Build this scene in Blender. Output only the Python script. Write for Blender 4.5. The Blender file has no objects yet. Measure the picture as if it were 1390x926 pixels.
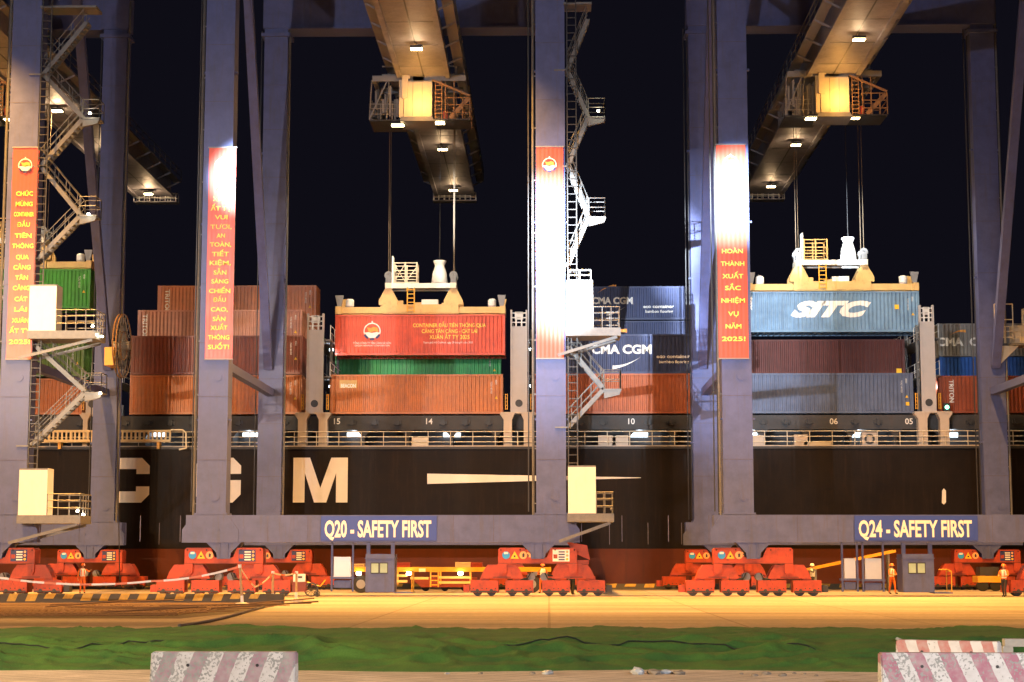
import bpy, bmesh, math, random
from mathutils import Vector, Matrix
random.seed(7)
R = math.radians
scene = bpy.context.scene
COL = scene.collection

# ------------------------------------------------------------------ camera
CAM = Vector((0.0, 0.0, 2.06)); FPX = 2400.0; PITCH = R(7.0); YAW = R(1.19)
cd = bpy.data.cameras.new("camera"); cam = bpy.data.objects.new("camera", cd); COL.objects.link(cam)
cam.location = CAM; cam.rotation_euler = (R(90) + PITCH, 0, YAW)
cd.sensor_width = 36.0; cd.lens = FPX / 1390 * 36.0; cd.clip_start = 0.5; cd.clip_end = 3000
scene.camera = cam

# ------------------------------------------------------------------ world (night sky)
w = bpy.data.worlds.new("World"); scene.world = w; w.use_nodes = True
nt = w.node_tree; bg = nt.nodes["Background"]
sky = nt.nodes.new("ShaderNodeTexSky"); sky.sky_type = 'NISHITA'; sky.sun_disc = False
sky.sun_elevation = R(-6.0); sky.sun_rotation = R(150); sky.altitude = 10
nt.links.new(sky.outputs[0], bg.inputs[0]); bg.inputs[1].default_value = 0.05
glow = nt.nodes.new("ShaderNodeBackground"); glow.inputs[0].default_value = (.58, .54, 1.0, 1); glow.inputs[1].default_value = .0075   # even city glow of the night sky
addsh = nt.nodes.new("ShaderNodeAddShader"); nt.links.new(bg.outputs[0], addsh.inputs[0]); nt.links.new(glow.outputs[0], addsh.inputs[1]); nt.links.new(addsh.outputs[0], nt.nodes["World Output"].inputs[0])
sun_d = bpy.data.lights.new("moon_light", 'SUN'); sun_d.energy = 0.004; sun_d.angle = R(0.5); sun_d.color = (1, .96, .9)
sun = bpy.data.objects.new("moon_light", sun_d); COL.objects.link(sun); sun.rotation_euler = (R(55), 0, R(-30))

scene.view_settings.view_transform = 'Standard'; scene.view_settings.look = 'None'
scene.view_settings.exposure = 0.0; scene.view_settings.gamma = 1.0
scene.render.engine = 'CYCLES'
scene.cycles.use_denoising = True
scene.cycles.max_bounces = 5; scene.cycles.diffuse_bounces = 2; scene.cycles.glossy_bounces = 2
scene.cycles.transmission_bounces = 3; scene.cycles.transparent_max_bounces = 6
scene.cycles.use_light_tree = True; scene.cycles.sample_clamp_indirect = 6.0

WARM = (1.0, .56, .19); AMBER = (1.0, .45, .085); LED = (.80, .90, 1.0); NEUT = (1.0, .80, .56)

def spot(name, loc, target, power, ang, blend=.6, color=WARM, radius=.35):
    d = bpy.data.lights.new(name, 'SPOT'); d.energy = power; d.spot_size = R(ang); d.spot_blend = blend
    d.color = color; d.shadow_soft_size = radius
    o = bpy.data.objects.new(name, d); COL.objects.link(o); o.location = loc
    o.rotation_euler = (Vector(target) - Vector(loc)).to_track_quat('-Z', 'Y').to_euler()
    return o
def point(name, loc, power, color=WARM, radius=.15):
    d = bpy.data.lights.new(name, 'POINT'); d.energy = power; d.color = color; d.shadow_soft_size = radius
    o = bpy.data.objects.new(name, d); COL.objects.link(o); o.location = loc
    return o

# floodlights of the yard masts behind the photographer (warm light over the whole berth), then added fill lamps
YARD = (1.0, .66, .39)
for _x, _tx, _p in ((-92, -38, 78000), (-72, -16, 160000), (-58, -6, 160000), (-40, 14, 84000), (-18, 32, 30000), (62, 12, 24000)):
    spot("yard_and_fill_light", (_x, -24, 26), (_tx, 118, 3.0), _p, 25, .9, YARD, .8)
spot("yard_and_fill_light", (-27, 22, 6.5), (-2, 37, 0), 62000, 80, .8, (1.0, .66, .32), .3)  # added low lamp, rakes the mound to bring out its folds
spot("yard_and_fill_light", (17, -4, 12), (4, 34, 0), 52000, 85, .8, (1.0, .92, .86), .4)
spot("yard_and_fill_light", (-38, -30, 27), (-3, 112, 27), 150000, 44, 1.0, (.92, .90, 1.0), .8)  # added cool fill that lifts the upper legs and booms
# white event floodlights aimed at the banners, standing in the yard left of the photographer
for _x, _t, _p, _a, _c in ((-62, (-28.8, 97, 14.5), 420000, 8.0, NEUT), (-52, (-16.6, 97, 23.3), 14000000, 2.6, LED), (-52, (-15.0, 97, 18.0), 230000, 11.0, LED),
                           (-34, (0.2, 97, 20.4), 9500000, 3.7, LED), (-34, (0.9, 97, 16.6), 5500000, 3.1, LED), (-34, (1.0, 97, 17.0), 1050000, 10.5, LED),
                           (-24, (10.4, 97, 22.0), 11000000, 3.3, LED), (-24, (11.0, 97, 16.0), 320000, 11.0, LED)):
    spot("banner_floodlight", (_x, -8, 9), _t, _p, _a, 1.0, _c, .25)

# ------------------------------------------------------------------ helpers
RT = Matrix.Rotation(YAW, 3, 'Z') @ Matrix.Rotation(R(90) + PITCH, 3, 'X')
def at(x, y, Y):
    """world point on the plane at depth Y seen at photo pixel (x, y)"""
    d = RT @ Vector((x - 695, 463 - y, -FPX)); t = Y / d.y
    return CAM + d * t
def px(x, Y, y=600): return at(x, y, Y).x
def pz(y, Y, x=745): return at(x, y, Y).z

MATS = {}
def mat(name, color, rough=.5, metal=0.0, spec=.5, var=.15, vscale=1.5, streak=0.0, dirt=(.05, .035, .02), dirt_amt=0.0, bump=0.0, bscale=8, emit=0, rnd=0.0):
    if name in MATS: return MATS[name]
    m = bpy.data.materials.new(name); m.use_nodes = True; n = m.node_tree.nodes; l = m.node_tree.links
    b = n["Principled BSDF"]; b.inputs["Roughness"].default_value = rough; b.inputs["Metallic"].default_value = metal; b.inputs["Specular IOR Level"].default_value = spec
    c = (*color, 1)
    if emit:
        b.inputs["Base Color"].default_value = c
        b.inputs["Emission Color"].default_value = c; b.inputs["Emission Strength"].default_value = emit
        MATS[name] = m; return m
    tc = n.new("ShaderNodeTexCoord")
    ns = n.new("ShaderNodeTexNoise"); ns.inputs["Scale"].default_value = vscale; ns.inputs["Detail"].default_value = 6; ns.inputs["Roughness"].default_value = .65
    l.new(tc.outputs["Object"], ns.inputs["Vector"])
    mr = n.new("ShaderNodeMapRange"); mr.inputs[1].default_value = .25; mr.inputs[2].default_value = .75
    mr.inputs[3].default_value = 1 - var; mr.inputs[4].default_value = 1 + var
    l.new(ns.outputs[0], mr.inputs[0])
    mul = n.new("ShaderNodeVectorMath"); mul.operation = 'SCALE'; mul.inputs[0].default_value = color
    if rnd:
        oi = n.new("ShaderNodeObjectInfo"); m2 = n.new("ShaderNodeMath"); m2.operation = 'MULTIPLY_ADD'
        m2.inputs[1].default_value = rnd; m2.inputs[2].default_value = -rnd / 2
        l.new(oi.outputs["Random"], m2.inputs[0]); ad = n.new("ShaderNodeMath"); ad.operation = 'ADD'
        l.new(mr.outputs[0], ad.inputs[0]); l.new(m2.outputs[0], ad.inputs[1]); l.new(ad.outputs[0], mul.inputs["Scale"])
    else:
        l.new(mr.outputs[0], mul.inputs["Scale"])
    out = mul.outputs[0]
    if dirt_amt > 0 or streak > 0:
        mp = n.new("ShaderNodeMapping"); mp.inputs["Scale"].default_value = (2.2, 2.2, .18 if streak else 1.4)
        l.new(tc.outputs["Object"], mp.inputs[0])
        n2 = n.new("ShaderNodeTexNoise"); n2.inputs["Scale"].default_value = 1.6; n2.inputs["Detail"].default_value = 8; n2.inputs["Roughness"].default_value = .7
        l.new(mp.outputs[0], n2.inputs["Vector"])
        m3 = n.new("ShaderNodeMapRange"); m3.inputs[1].default_value = .52; m3.inputs[2].default_value = .75; m3.inputs[4].default_value = max(dirt_amt, streak)
        l.new(n2.outputs[0], m3.inputs[0])
        mx = n.new("ShaderNodeMix"); mx.data_type = 'RGBA'; l.new(m3.outputs[0], mx.inputs[0]); l.new(out, mx.inputs[6]); mx.inputs[7].default_value = (*dirt, 1)
        out = mx.outputs[2]
    l.new(out, b.inputs["Base Color"])
    r2 = n.new("ShaderNodeMapRange"); r2.inputs[3].default_value = max(0, rough - .12); r2.inputs[4].default_value = min(1, rough + .15)
    l.new(ns.outputs[0], r2.inputs[0]); l.new(r2.outputs[0], b.inputs["Roughness"])
    if bump:
        nb = n.new("ShaderNodeTexNoise"); nb.inputs["Scale"].default_value = bscale; nb.inputs["Detail"].default_value = 5
        l.new(tc.outputs["Object"], nb.inputs["Vector"]); bp = n.new("ShaderNodeBump"); bp.inputs["Strength"].default_value = bump; bp.inputs["Distance"].default_value = .05
        l.new(nb.outputs[0], bp.inputs["Height"]); l.new(bp.outputs[0], b.inputs["Normal"])
    MATS[name] = m; return m

BLUE = mat("crane_blue_paint", (.066, .086, .235), .5, var=.24, vscale=1.3, streak=.65, dirt=(.07, .065, .09))
SEAM = mat("weld_seam_paint", (.07, .075, .16), .6, var=.3, vscale=4)
SEAMR = mat("red_weld_paint", (.16, .03, .018), .6, var=.3, vscale=4)
BLUE2 = mat("sign_blue_paint", (.022, .055, .36), .45, var=.06)
RED = mat("bogie_red_paint", (.37, .046, .018), .55, var=.3, vscale=2.2, dirt_amt=.7, dirt=(.09, .03, .02))
GALV = mat("galvanised_steel", (.15, .15, .15), .5, .35, var=.25, vscale=3)
GRATE = mat("grey_steel", (.22, .22, .23), .55, .3, var=.15)
WHITE = mat("white_paint", (.72, .72, .70), .45, var=.06, streak=.15, dirt=(.3, .26, .2))
CREAM = mat("cream_paint", (.62, .56, .44), .5, var=.08, streak=.2, dirt=(.25, .17, .09))
SHIPBEIGE = mat("ship_beige_paint", (.50, .42, .34), .5, var=.07, streak=.25, dirt=(.2, .12, .07))
SHIPGREY = mat("ship_grey_paint", (.06, .06, .064), .6, spec=.25, var=.2, streak=.3, dirt=(.10, .05, .03))
YELLOW = mat("yellow_paint", (.72, .36, .03), .45, var=.12, dirt_amt=.35, dirt=(.22, .10, .03))
SPREAD = mat("spreader_yellow_paint", (.62, .40, .15), .45, var=.14, dirt_amt=.4, dirt=(.25, .11, .03))
DARK = mat("dark_steel", (.03, .03, .033), .5, var=.2)
BLACK = mat("black_rubber", (.012, .012, .013), .7, var=.2)
HULL = mat("black_hull_paint", (.013, .0095, .008), .5, spec=.12, var=.45, vscale=.35, streak=.6, dirt=(.034, .021, .016), bump=.12, bscale=1.2)
BOOT = mat("red_boot_topping", (.105, .028, .014), .6, spec=.2, var=.25, vscale=.4, streak=.5, dirt=(.05, .025, .018))
LETTER = mat("white_lettering", (.82, .80, .76), .45, var=.05)
LETY = mat("yellow_lettering", (.95, .78, .12), .5, var=.03)
LETO = mat("orange_lettering", (.80, .33, .06), .5, var=.04)
BANNER = mat("red_banner_cloth", (.66, .075, .04), .38, var=.05, vscale=1)
ROPE = mat("greased_rope", (.16, .12, .08), .5, .2)
RUSTY = mat("rust_stained_rail", (.28, .16, .08), .6, .2, var=.3, vscale=4)
GLASS = mat("dark_glass", (.03, .04, .05), .08, var=.05)
PALEGLASS = mat("pale_window_glass", (.30, .42, .40), .12, var=.15)
MIRROR = mat("stainless_panel", (.50, .50, .50), .35, .6, var=.05)
CONC = mat("concrete", (.36, .34, .31), .85, var=.16, vscale=3, bump=.25, bscale=14)
LAMPW = mat("lamp_lens_warm", (1.0, .72, .34), emit=40)
LAMPC = mat("lamp_lens_white", (.80, .93, 1.0), emit=2.2)
LAMPS = mat("lamp_lens_small", (1.0, .92, .65), emit=30)
GREENL = mat("lamp_lens_green", (.2, 1.0, .6), emit=12)
SIGNB = mat("sign_cyan", (.02, .28, .75), .5, var=.03)
SIGNY = mat("sign_yellow", (.85, .50, .02), .5, var=.03)
SIGNR = mat("sign_pale_orange", (.80, .40, .16), .5, var=.03)
SIGND = mat("sign_navy", (.02, .03, .14), .5, var=.03)

class MB:
    def __init__(s): s.v = []; s.f = []
    def add(s, vs, fs):
        o = len(s.v); s.v += [tuple(v) for v in vs]; s.f += [tuple(i + o for i in f) for f in fs]; return s
    def box(s, x0, x1, y0, y1, z0, z1):
        if x0 > x1: x0, x1 = x1, x0
        if y0 > y1: y0, y1 = y1, y0
        if z0 > z1: z0, z1 = z1, z0
        return s.add([(x0,y0,z0),(x1,y0,z0),(x1,y1,z0),(x0,y1,z0),(x0,y0,z1),(x1,y0,z1),(x1,y1,z1),(x0,y1,z1)],
                     [(0,3,2,1),(4,5,6,7),(0,1,5,4),(1,2,6,5),(2,3,7,6),(3,0,4,7)])
    def prism(s, pts, y0, y1):
        """polygon in (x, z) listed counter-clockwise seen from -Y, extruded y0..y1"""
        n = len(pts)
        return s.add([(x, y0, z) for x, z in pts] + [(x, y1, z) for x, z in pts],
                     [tuple(range(n)), tuple(range(2*n-1, n-1, -1))] + [(i, i+n, (i+1) % n + n, (i+1) % n) for i in range(n)])
    def prismx(s, pts, x0, x1):
        """polygon in (y, z), extruded along x"""
        n = len(pts)
        return s.add([(x0, y, z) for y, z in pts] + [(x1, y, z) for y, z in pts],
                     [tuple(range(n-1, -1, -1)), tuple(range(n, 2*n))] + [(i, (i+1) % n, (i+1) % n + n, i+n) for i in range(n)])
    def beam(s, p, q, wd, hg, up=(0, 0, 1)):
        p = Vector(p); q = Vector(q); d = (q - p).normalized(); u = Vector(up)
        if abs(d.dot(u)) > .98: u = Vector((0, 1, 0))
        a = d.cross(u).normalized() * wd / 2; b = a.cross(d).normalized() * hg / 2
        vs = [p-a-b, p+a-b, p+a+b, p-a+b, q-a-b, q+a-b, q+a+b, q-a+b]
        return s.add(vs, [(0,1,2,3),(7,6,5,4),(0,4,5,1),(1,5,6,2),(2,6,7,3),(3,7,4,0)])
    def tube(s, p, q, r, n=6, r2=None):
        p = Vector(p); q = Vector(q); d = (q - p).normalized(); u = Vector((0, 0, 1)) if abs(d.z) < .9 else Vector((1, 0, 0))
        a = d.cross(u).normalized(); b = a.cross(d); r2 = r if r2 is None else r2
        vs = [p + (a*math.cos(t)+b*math.sin(t))*r for t in [2*math.pi*i/n for i in range(n)]] + \
             [q + (a*math.cos(t)+b*math.sin(t))*r2 for t in [2*math.pi*i/n for i in range(n)]]
        return s.add(vs, [tuple(range(n)), tuple(range(2*n-1, n-1, -1))] + [(i, i+n, (i+1) % n + n, (i+1) % n) for i in range(n)])
    def path(s, pts, r, n=5):
        for a, b in zip(pts, pts[1:]): s.tube(a, b, r, n)
        return s
    def lathe(s, c, prof, n=18):
        vs = []; fs = []
        for r, z in prof:
            for i in range(n):
                t = 2*math.pi*i/n; vs.append((c[0]+r*math.cos(t), c[1]+r*math.sin(t), c[2]+z))
        for k in range(len(prof)-1):
            for i in range(n):
                fs.append((k*n+i, k*n+(i+1) % n, (k+1)*n+(i+1) % n, (k+1)*n+i))
        fs.append(tuple(range(n-1, -1, -1))); fs.append(tuple(range((len(prof)-1)*n, len(prof)*n)))
        return s.add(vs, fs)
    def ring(s, c, r0, r1, y0, y1, n=28):
        """flat annulus whose axis runs along Y"""
        vs = []; fs = []
        for i in range(n):
            t = 2*math.pi*i/n
            for r, y in ((r0, y0), (r1, y0), (r1, y1), (r0, y1)):
                vs.append((c[0]+r*math.cos(t), y, c[1]+r*math.sin(t)))
        for i in range(n):
            j = (i+1) % n
            for k in range(4): fs.append((i*4+k, i*4+(k+1) % 4, j*4+(k+1) % 4, j*4+k))
        return s.add(vs, fs)
    def disc(s, c, r, y0, y1, n=20):
        return s.prism([(c[0]+r*math.cos(2*math.pi*i/n), c[1]+r*math.sin(2*math.pi*i/n)) for i in range(n)], y0, y1)
    def rail(s, pts, h=1.05, r=.025, mids=(.5,), step=1.2):
        """handrail: posts, top rail and mid rails along a polyline of floor points"""
        up = Vector((0, 0, 1)); pts = [Vector(p) for p in pts]
        for a, b in zip(pts, pts[1:]):
            n = max(1, round((b-a).length / step))
            for i in range(n+1): q = a.lerp(b, i/n); s.tube(q, q+up*h, r, 5)
            for k in (*[m*h for m in mids], h): s.tube(a+up*k, b+up*k, r, 5)
        return s
    def flight(s, p, q, wd=.75, rail=True):
        """stair flight running along X from p up or down to q; wd is along Y"""
        p = Vector(p); q = Vector(q); n = max(3, int(abs(q.z-p.z)/.24))
        for sy in (-.5, .5):
            o = Vector((0, sy*wd, 0)); s.beam(p+o, q+o, .05, .24)
        for i in range(n+1):
            c = p.lerp(q, i/n); s.box(c.x-.12, c.x+.12, c.y-wd/2, c.y+wd/2, c.z-.02, c.z+.02)
        return s
    def flight_rail(s, p, q, wd=.75):
        p = Vector(p); q = Vector(q)
        for sy in (-.5, .5):
            o = Vector((0, sy*wd, 0))
            for k in (.5, 1.0): s.tube(p+o+Vector((0,0,k)), q+o+Vector((0,0,k)), .025, 5)
            for i in range(4): c = p.lerp(q, (i+.3)/3.6)+o; s.tube(c, c+Vector((0,0,1.0)), .022, 5)
        return s
    def build(s, name, m, parent=None, smooth=False, mats=None):
        me = bpy.data.meshes.new(name)
        o0 = world_origin(parent) if parent else Vector((0, 0, 0))
        me.from_pydata([(v[0]-o0.x, v[1]-o0.y, v[2]-o0.z) for v in s.v], [], s.f); me.update()
        bm = bmesh.new(); bm.from_mesh(me); bmesh.ops.recalc_face_normals(bm, faces=bm.faces); bm.to_mesh(me); bm.free()
        me.materials.append(m)
        if smooth:
            for p in me.polygons: p.use_smooth = True
        o = bpy.data.objects.new(name, me); COL.objects.link(o)
        if parent: o.parent = parent
        return o

def world_origin(o):
    v = Vector((0, 0, 0))
    while o is not None: v += o.location; o = o.parent
    return v
def thing(name, label, cat, loc=(0, 0, 0), group=None, kind=None):
    o = bpy.data.objects.new(name, None); COL.objects.link(o); o.location = loc; o.empty_display_size = .3
    return tag(o, label, cat, group, kind)
def tag(o, label=None, cat=None, group=None, kind=None):
    if label: o["label"] = label
    if cat: o["category"] = cat
    if group: o["group"] = group
    if kind: o["kind"] = kind
    return o
def copy_tree(o, parent=None):
    c = o.copy(); COL.objects.link(c)
    if parent: c.parent = parent
    for ch in list(o.children): copy_tree(ch, c)
    return c

_tc = {}
def text_mesh(body, bold=0.0, shear=0.0):
    key = (body, bold, shear)
    if key in _tc: return _tc[key]
    cu = bpy.data.curves.new("tmp_text", 'FONT'); cu.body = body; cu.offset = bold; cu.resolution_u = 3; cu.shear = shear
    o = bpy.data.objects.new("tmp_text", cu); COL.objects.link(o)
    dg = bpy.context.evaluated_depsgraph_get(); me = o.evaluated_get(dg).to_mesh()
    v = [tuple(p.co) for p in me.vertices]; f = [tuple(p.vertices) for p in me.polygons]
    o.evaluated_get(dg).to_mesh_clear(); bpy.data.objects.remove(o); bpy.data.curves.remove(cu)
    _tc[key] = (v, f); return v, f
def lettering(parent, body, cx, cz, Y, h=None, wd=None, m=None, bold=.02, shear=0.0, vertical=False, conform=None, box=None, name="lettering"):
    """flat letters facing -Y on the plane Y, centred at (cx, cz), cap height h, optional width wd"""
    v, f = text_mesh(body, bold, shear)
    if not v: return None
    xs = [p[0] for p in v]; x0, x1 = min(xs), max(xs); ys = [p[1] for p in v]; y0, y1 = min(ys), max(ys)
    sy = h / .73 if h else 1.0; sx = wd / (x1-x0) if wd else sy
    zc = .365
    mb = MB()
    out = [((p[0]-(x0+x1)/2)*sx, (p[1]-zc)*sy) for p in v]
    if vertical: out = [(b, -a) for a, b in out]
    mb.add([(cx+a, Y, cz+b) for a, b in out], [tuple(reversed(q)) for q in f])
    if conform: conform_to(mb, conform)
    return mb.build(name, m or LETTER, parent)

# corrugated container side ------------------------------------------------
PITCH_C = .2776; DEP = .06
def corr_y(t):
    u = (t % PITCH_C) / PITCH_C
    if u < .28: return 0.0
    if u < .50: return (u-.28)/.22
    if u < .78: return 1.0
    return (1-u)/.22
BR = (0, .28, .50, .78)
def conform_to(mb, spec):
    """cut flat letters along the corrugation folds and push them into the grooves, as paint on the sheet"""
    xs0, Y, off = spec
    me = bpy.data.meshes.new("tmp"); me.from_pydata(mb.v, [], mb.f); bm = bmesh.new(); bm.from_mesh(me); bpy.data.meshes.remove(me)
    lo = min(v[0] for v in mb.v); hi = max(v[0] for v in mb.v)
    k0 = int((lo-xs0)/PITCH_C)-1; k1 = int((hi-xs0)/PITCH_C)+1
    for k in range(k0, k1+1):
        for b in BR:
            x = xs0+(k+b)*PITCH_C
            if lo < x < hi:
                bmesh.ops.bisect_plane(bm, geom=bm.verts[:]+bm.edges[:]+bm.faces[:], plane_co=(x, 0, 0), plane_no=(1, 0, 0))
    for v in bm.verts: v.co.y = Y + corr_y(v.co.x-xs0)*DEP - off
    bm.verts.index_update()
    mb.v = [tuple(v.co) for v in bm.verts]; mb.f = [tuple(x.index for x in f.verts) for f in bm.faces]; bm.free()

CL, CW = 12.19, 2.44
_cmesh = {}
def container_meshes(H):
    if H in _cmesh: return _cmesh[H]
    L, W = CL, CW
    fr = MB()
    for x in (0, L-.16):
        for y in (0, W-.16): fr.box(x, x+.16, y, y+.16, .18, H-.12)
    for y in (0.004, W-.124):
        fr.box(.1, L-.1, y, y+.12, .0+.02, .17); fr.box(.1, L-.1, y, y+.08, H-.12, H-.01)
    for x in (.004, L-.154):
        fr.box(x, x+.15, .1, W-.1, .02, .20); fr.box(x, x+.15, .1, W-.1, H-.14, H-.01)
    for i in range(1, 30): fr.box(i*L/30-.03, i*L/30+.03, .12, W-.12, .03, .15)     # floor cross members
    cc = fr
    for x in (-.004, L-.176):
        for y in (-.004, W-.166):
            for z in (0, H-.12): cc.box(x, x+.18, y, y+.17, z, z+.12)
    sd = []
    for front in (True, False):
        mb = MB(); pts = []; x = .16; xs0 = .16
        k = 0
        while True:
            done = False
            for b in BR:
                xx = xs0+(k+b)*PITCH_C
                if xx >= L-.16: done = True; break
                pts.append((xx, corr_y(xx-xs0+1e-6)*DEP if b not in (0,) else 0.0))
            if done: break
            k += 1
        pts.append((L-.16, 0.0))
        for a, b in zip(pts, pts[1:]):
            if front:
                y0, y1 = .02+a[1], .02+b[1]
            else:
                y0, y1 = W-.02-a[1], W-.02-b[1]
            mb.add([(a[0], y0, .17), (b[0], y1, .17), (b[0], y1, H-.12), (a[0], y0, H-.12)], [(0, 1, 2, 3)])
        sd.append(mb)
    roof = MB().box(.15, L-.15, .08, W-.08, H-.05, H-.025)
    floor = MB().box(.15, L-.15, .12, W-.12, .15, .18)
    door = MB()
    for i in range(2):
        y0 = .17+i*1.06; door.box(L-.07, L-.03, y0, y0+1.04, .22, H-.15)
        for yy in (y0+.25, y0+.75): door.tube((L-.01, yy, .2), (L-.01, yy, H-.16), .02, 5)
        for zz in (.8, 1.5, 2.1): door.box(L-.03, L-.012, y0+.02, y0+1.02, zz, zz+.12)
    endw = MB(); n = 9
    for i in range(n):
        y0 = .16+i*(W-.32)/n; y1 = y0+(W-.32)/n
        endw.add([(.03, y0, .2), (.07, (y0+y1)/2, .2), (.03, y1, .2), (.03, y0, H-.14), (.07, (y0+y1)/2, H-.14), (.03, y1, H-.14)], [(1, 0, 3, 4), (2, 1, 4, 5)])
    M = []
    for nm, mb in (("frame", fr), ("side_wall", sd[0]), ("side_wall", sd[1]), ("roof", roof), ("floor", floor), ("door", door), ("end_wall", endw)):
        o = mb.build(nm, None); M.append((nm, o.data)); bpy.data.objects.remove(o)
    _cmesh[H] = M; return M

def container(X, Y, Z, color, label, H=2.59, marks=True, group=None, rough=.42, markcol=None):
    """ISO container, lower front left corner at X, Y, Z"""
    key = "container_%.3f_%.3f_%.3f" % color
    m = mat(key, color, rough, var=.24, vscale=1.1, streak=.55, dirt=(color[0]*.42+.02, color[1]*.42+.008, color[2]*.42), rnd=.10)
    t = thing("shipping_container", label, "container", (X, Y, Z), group)
    for nm, me in container_meshes(H):
        o = bpy.data.objects.new(nm, me); COL.objects.link(o); o.parent = t
        if not me.materials: me.materials.append(m)
        o.material_slots[0].link = 'OBJECT'; o.material_slots[0].material = m
    t["mat"] = key
    if marks:
        a = X+CL-.75; b = Z+H
        ctext(t, "TCSU 481920", a-.05, b-.95, .11, vertical=True, m=markcol or LETTER)
        ctext(t, "45G1", a+.28, b-.55, .12, vertical=True, m=markcol or LETTER)
        mb = MB().prism([(a+.18, b-1.75), (a+.40, b-1.75), (a+.29, b-1.55)], Y+.002, Y+.012); mb.build("warning_mark", SIGNY, t)
    return t
def ctext(t, body, cx, cz, h, wd=None, m=None, bold=.02, vertical=False, shear=0.0):
    return lettering(t, body, cx, cz, t.location.y, h, wd, m, bold, shear, vertical, conform=(t.location.x+.16, t.location.y+.02, .006))
def cshape(t, pts, m, name="logo_stroke"):
    mb = MB(); Y = t.location.y; mb.add([(x, Y, z) for x, z in pts], [tuple(range(len(pts)))])
    conform_to(mb, (t.location.x+.16, Y+.02, .006)); return mb.build(name, m, t)
def crescent(x0, z0, x1, z1, bulge, thick, n=12):
    """tapering arc from a thin end to a thick one"""
    up = []; dn = []
    for i in range(n+1):
        u = i/n; x = x0+(x1-x0)*u; z = z0+(z1-z0)*u+bulge*4*u*(1-u); w_ = thick*(u**1.2)
        up.append((x, z+w_/2)); dn.append((x, z-w_/2))
    return dn+up[::-1]

def emblem(parent, cx, cz, Y, r, corr=None):
    """round port emblem: white ring, flag, waves and a blue ribbon"""
    def put(pts, m, name, dy):
        mb = MB(); mb.add([(cx+a*r, Y-dy, cz+b*r) for a, b in pts], [tuple(range(len(pts)))])
        if corr: conform_to(mb, (corr[0], corr[1], corr[2]+dy))
        mb.build(name, m, parent)
    def arc(a0, a1, r0, r1, n=18):
        o = [(r1*math.cos(R(a0+(a1-a0)*i/n)), r1*math.sin(R(a0+(a1-a0)*i/n))) for i in range(n+1)]
        return [(r0*math.cos(R(a0+(a1-a0)*i/n)), r0*math.sin(R(a0+(a1-a0)*i/n))) for i in range(n+1)] + o[::-1]
    put(arc(-20, 92, .86, 1.0), LETTER, "emblem_ring", .0); put(arc(92, 200, .86, 1.0), LETTER, "emblem_ring", .0)
    put([(-.62, .48), (-.2, .36), (.2, .52), (.62, .42), (.72, -.10), (.25, .02), (-.15, -.12), (-.42, -.02)], LETO, "emblem_flag", .002)
    put([(-.85, -.15), (-.45, -.10), (0, -.2), (.45, -.1), (.85, -.15), (.72, -.55), (.3, -.78), (-.3, -.78), (-.72, -.55)], LETTER, "emblem_wave", .004)
    put(arc(205, 240, .80, 1.05), SIGND, "emblem_ribbon", .006); put(arc(255, 285, .80, 1.05), SIGND, "emblem_ribbon", .006); put(arc(300, 335, .80, 1.05), SIGND, "emblem_ribbon", .006)
    put([(-.12, 1.02), (.12, 1.02), (.05, 1.2), (-.05, 1.2)], LETTER, "emblem_tip", .0)

YL, YW = 97.6, 117.6          # crane rails (landside, waterside)
YH, YC = 122.0, 124.0         # hull side, front row of containers

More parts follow.
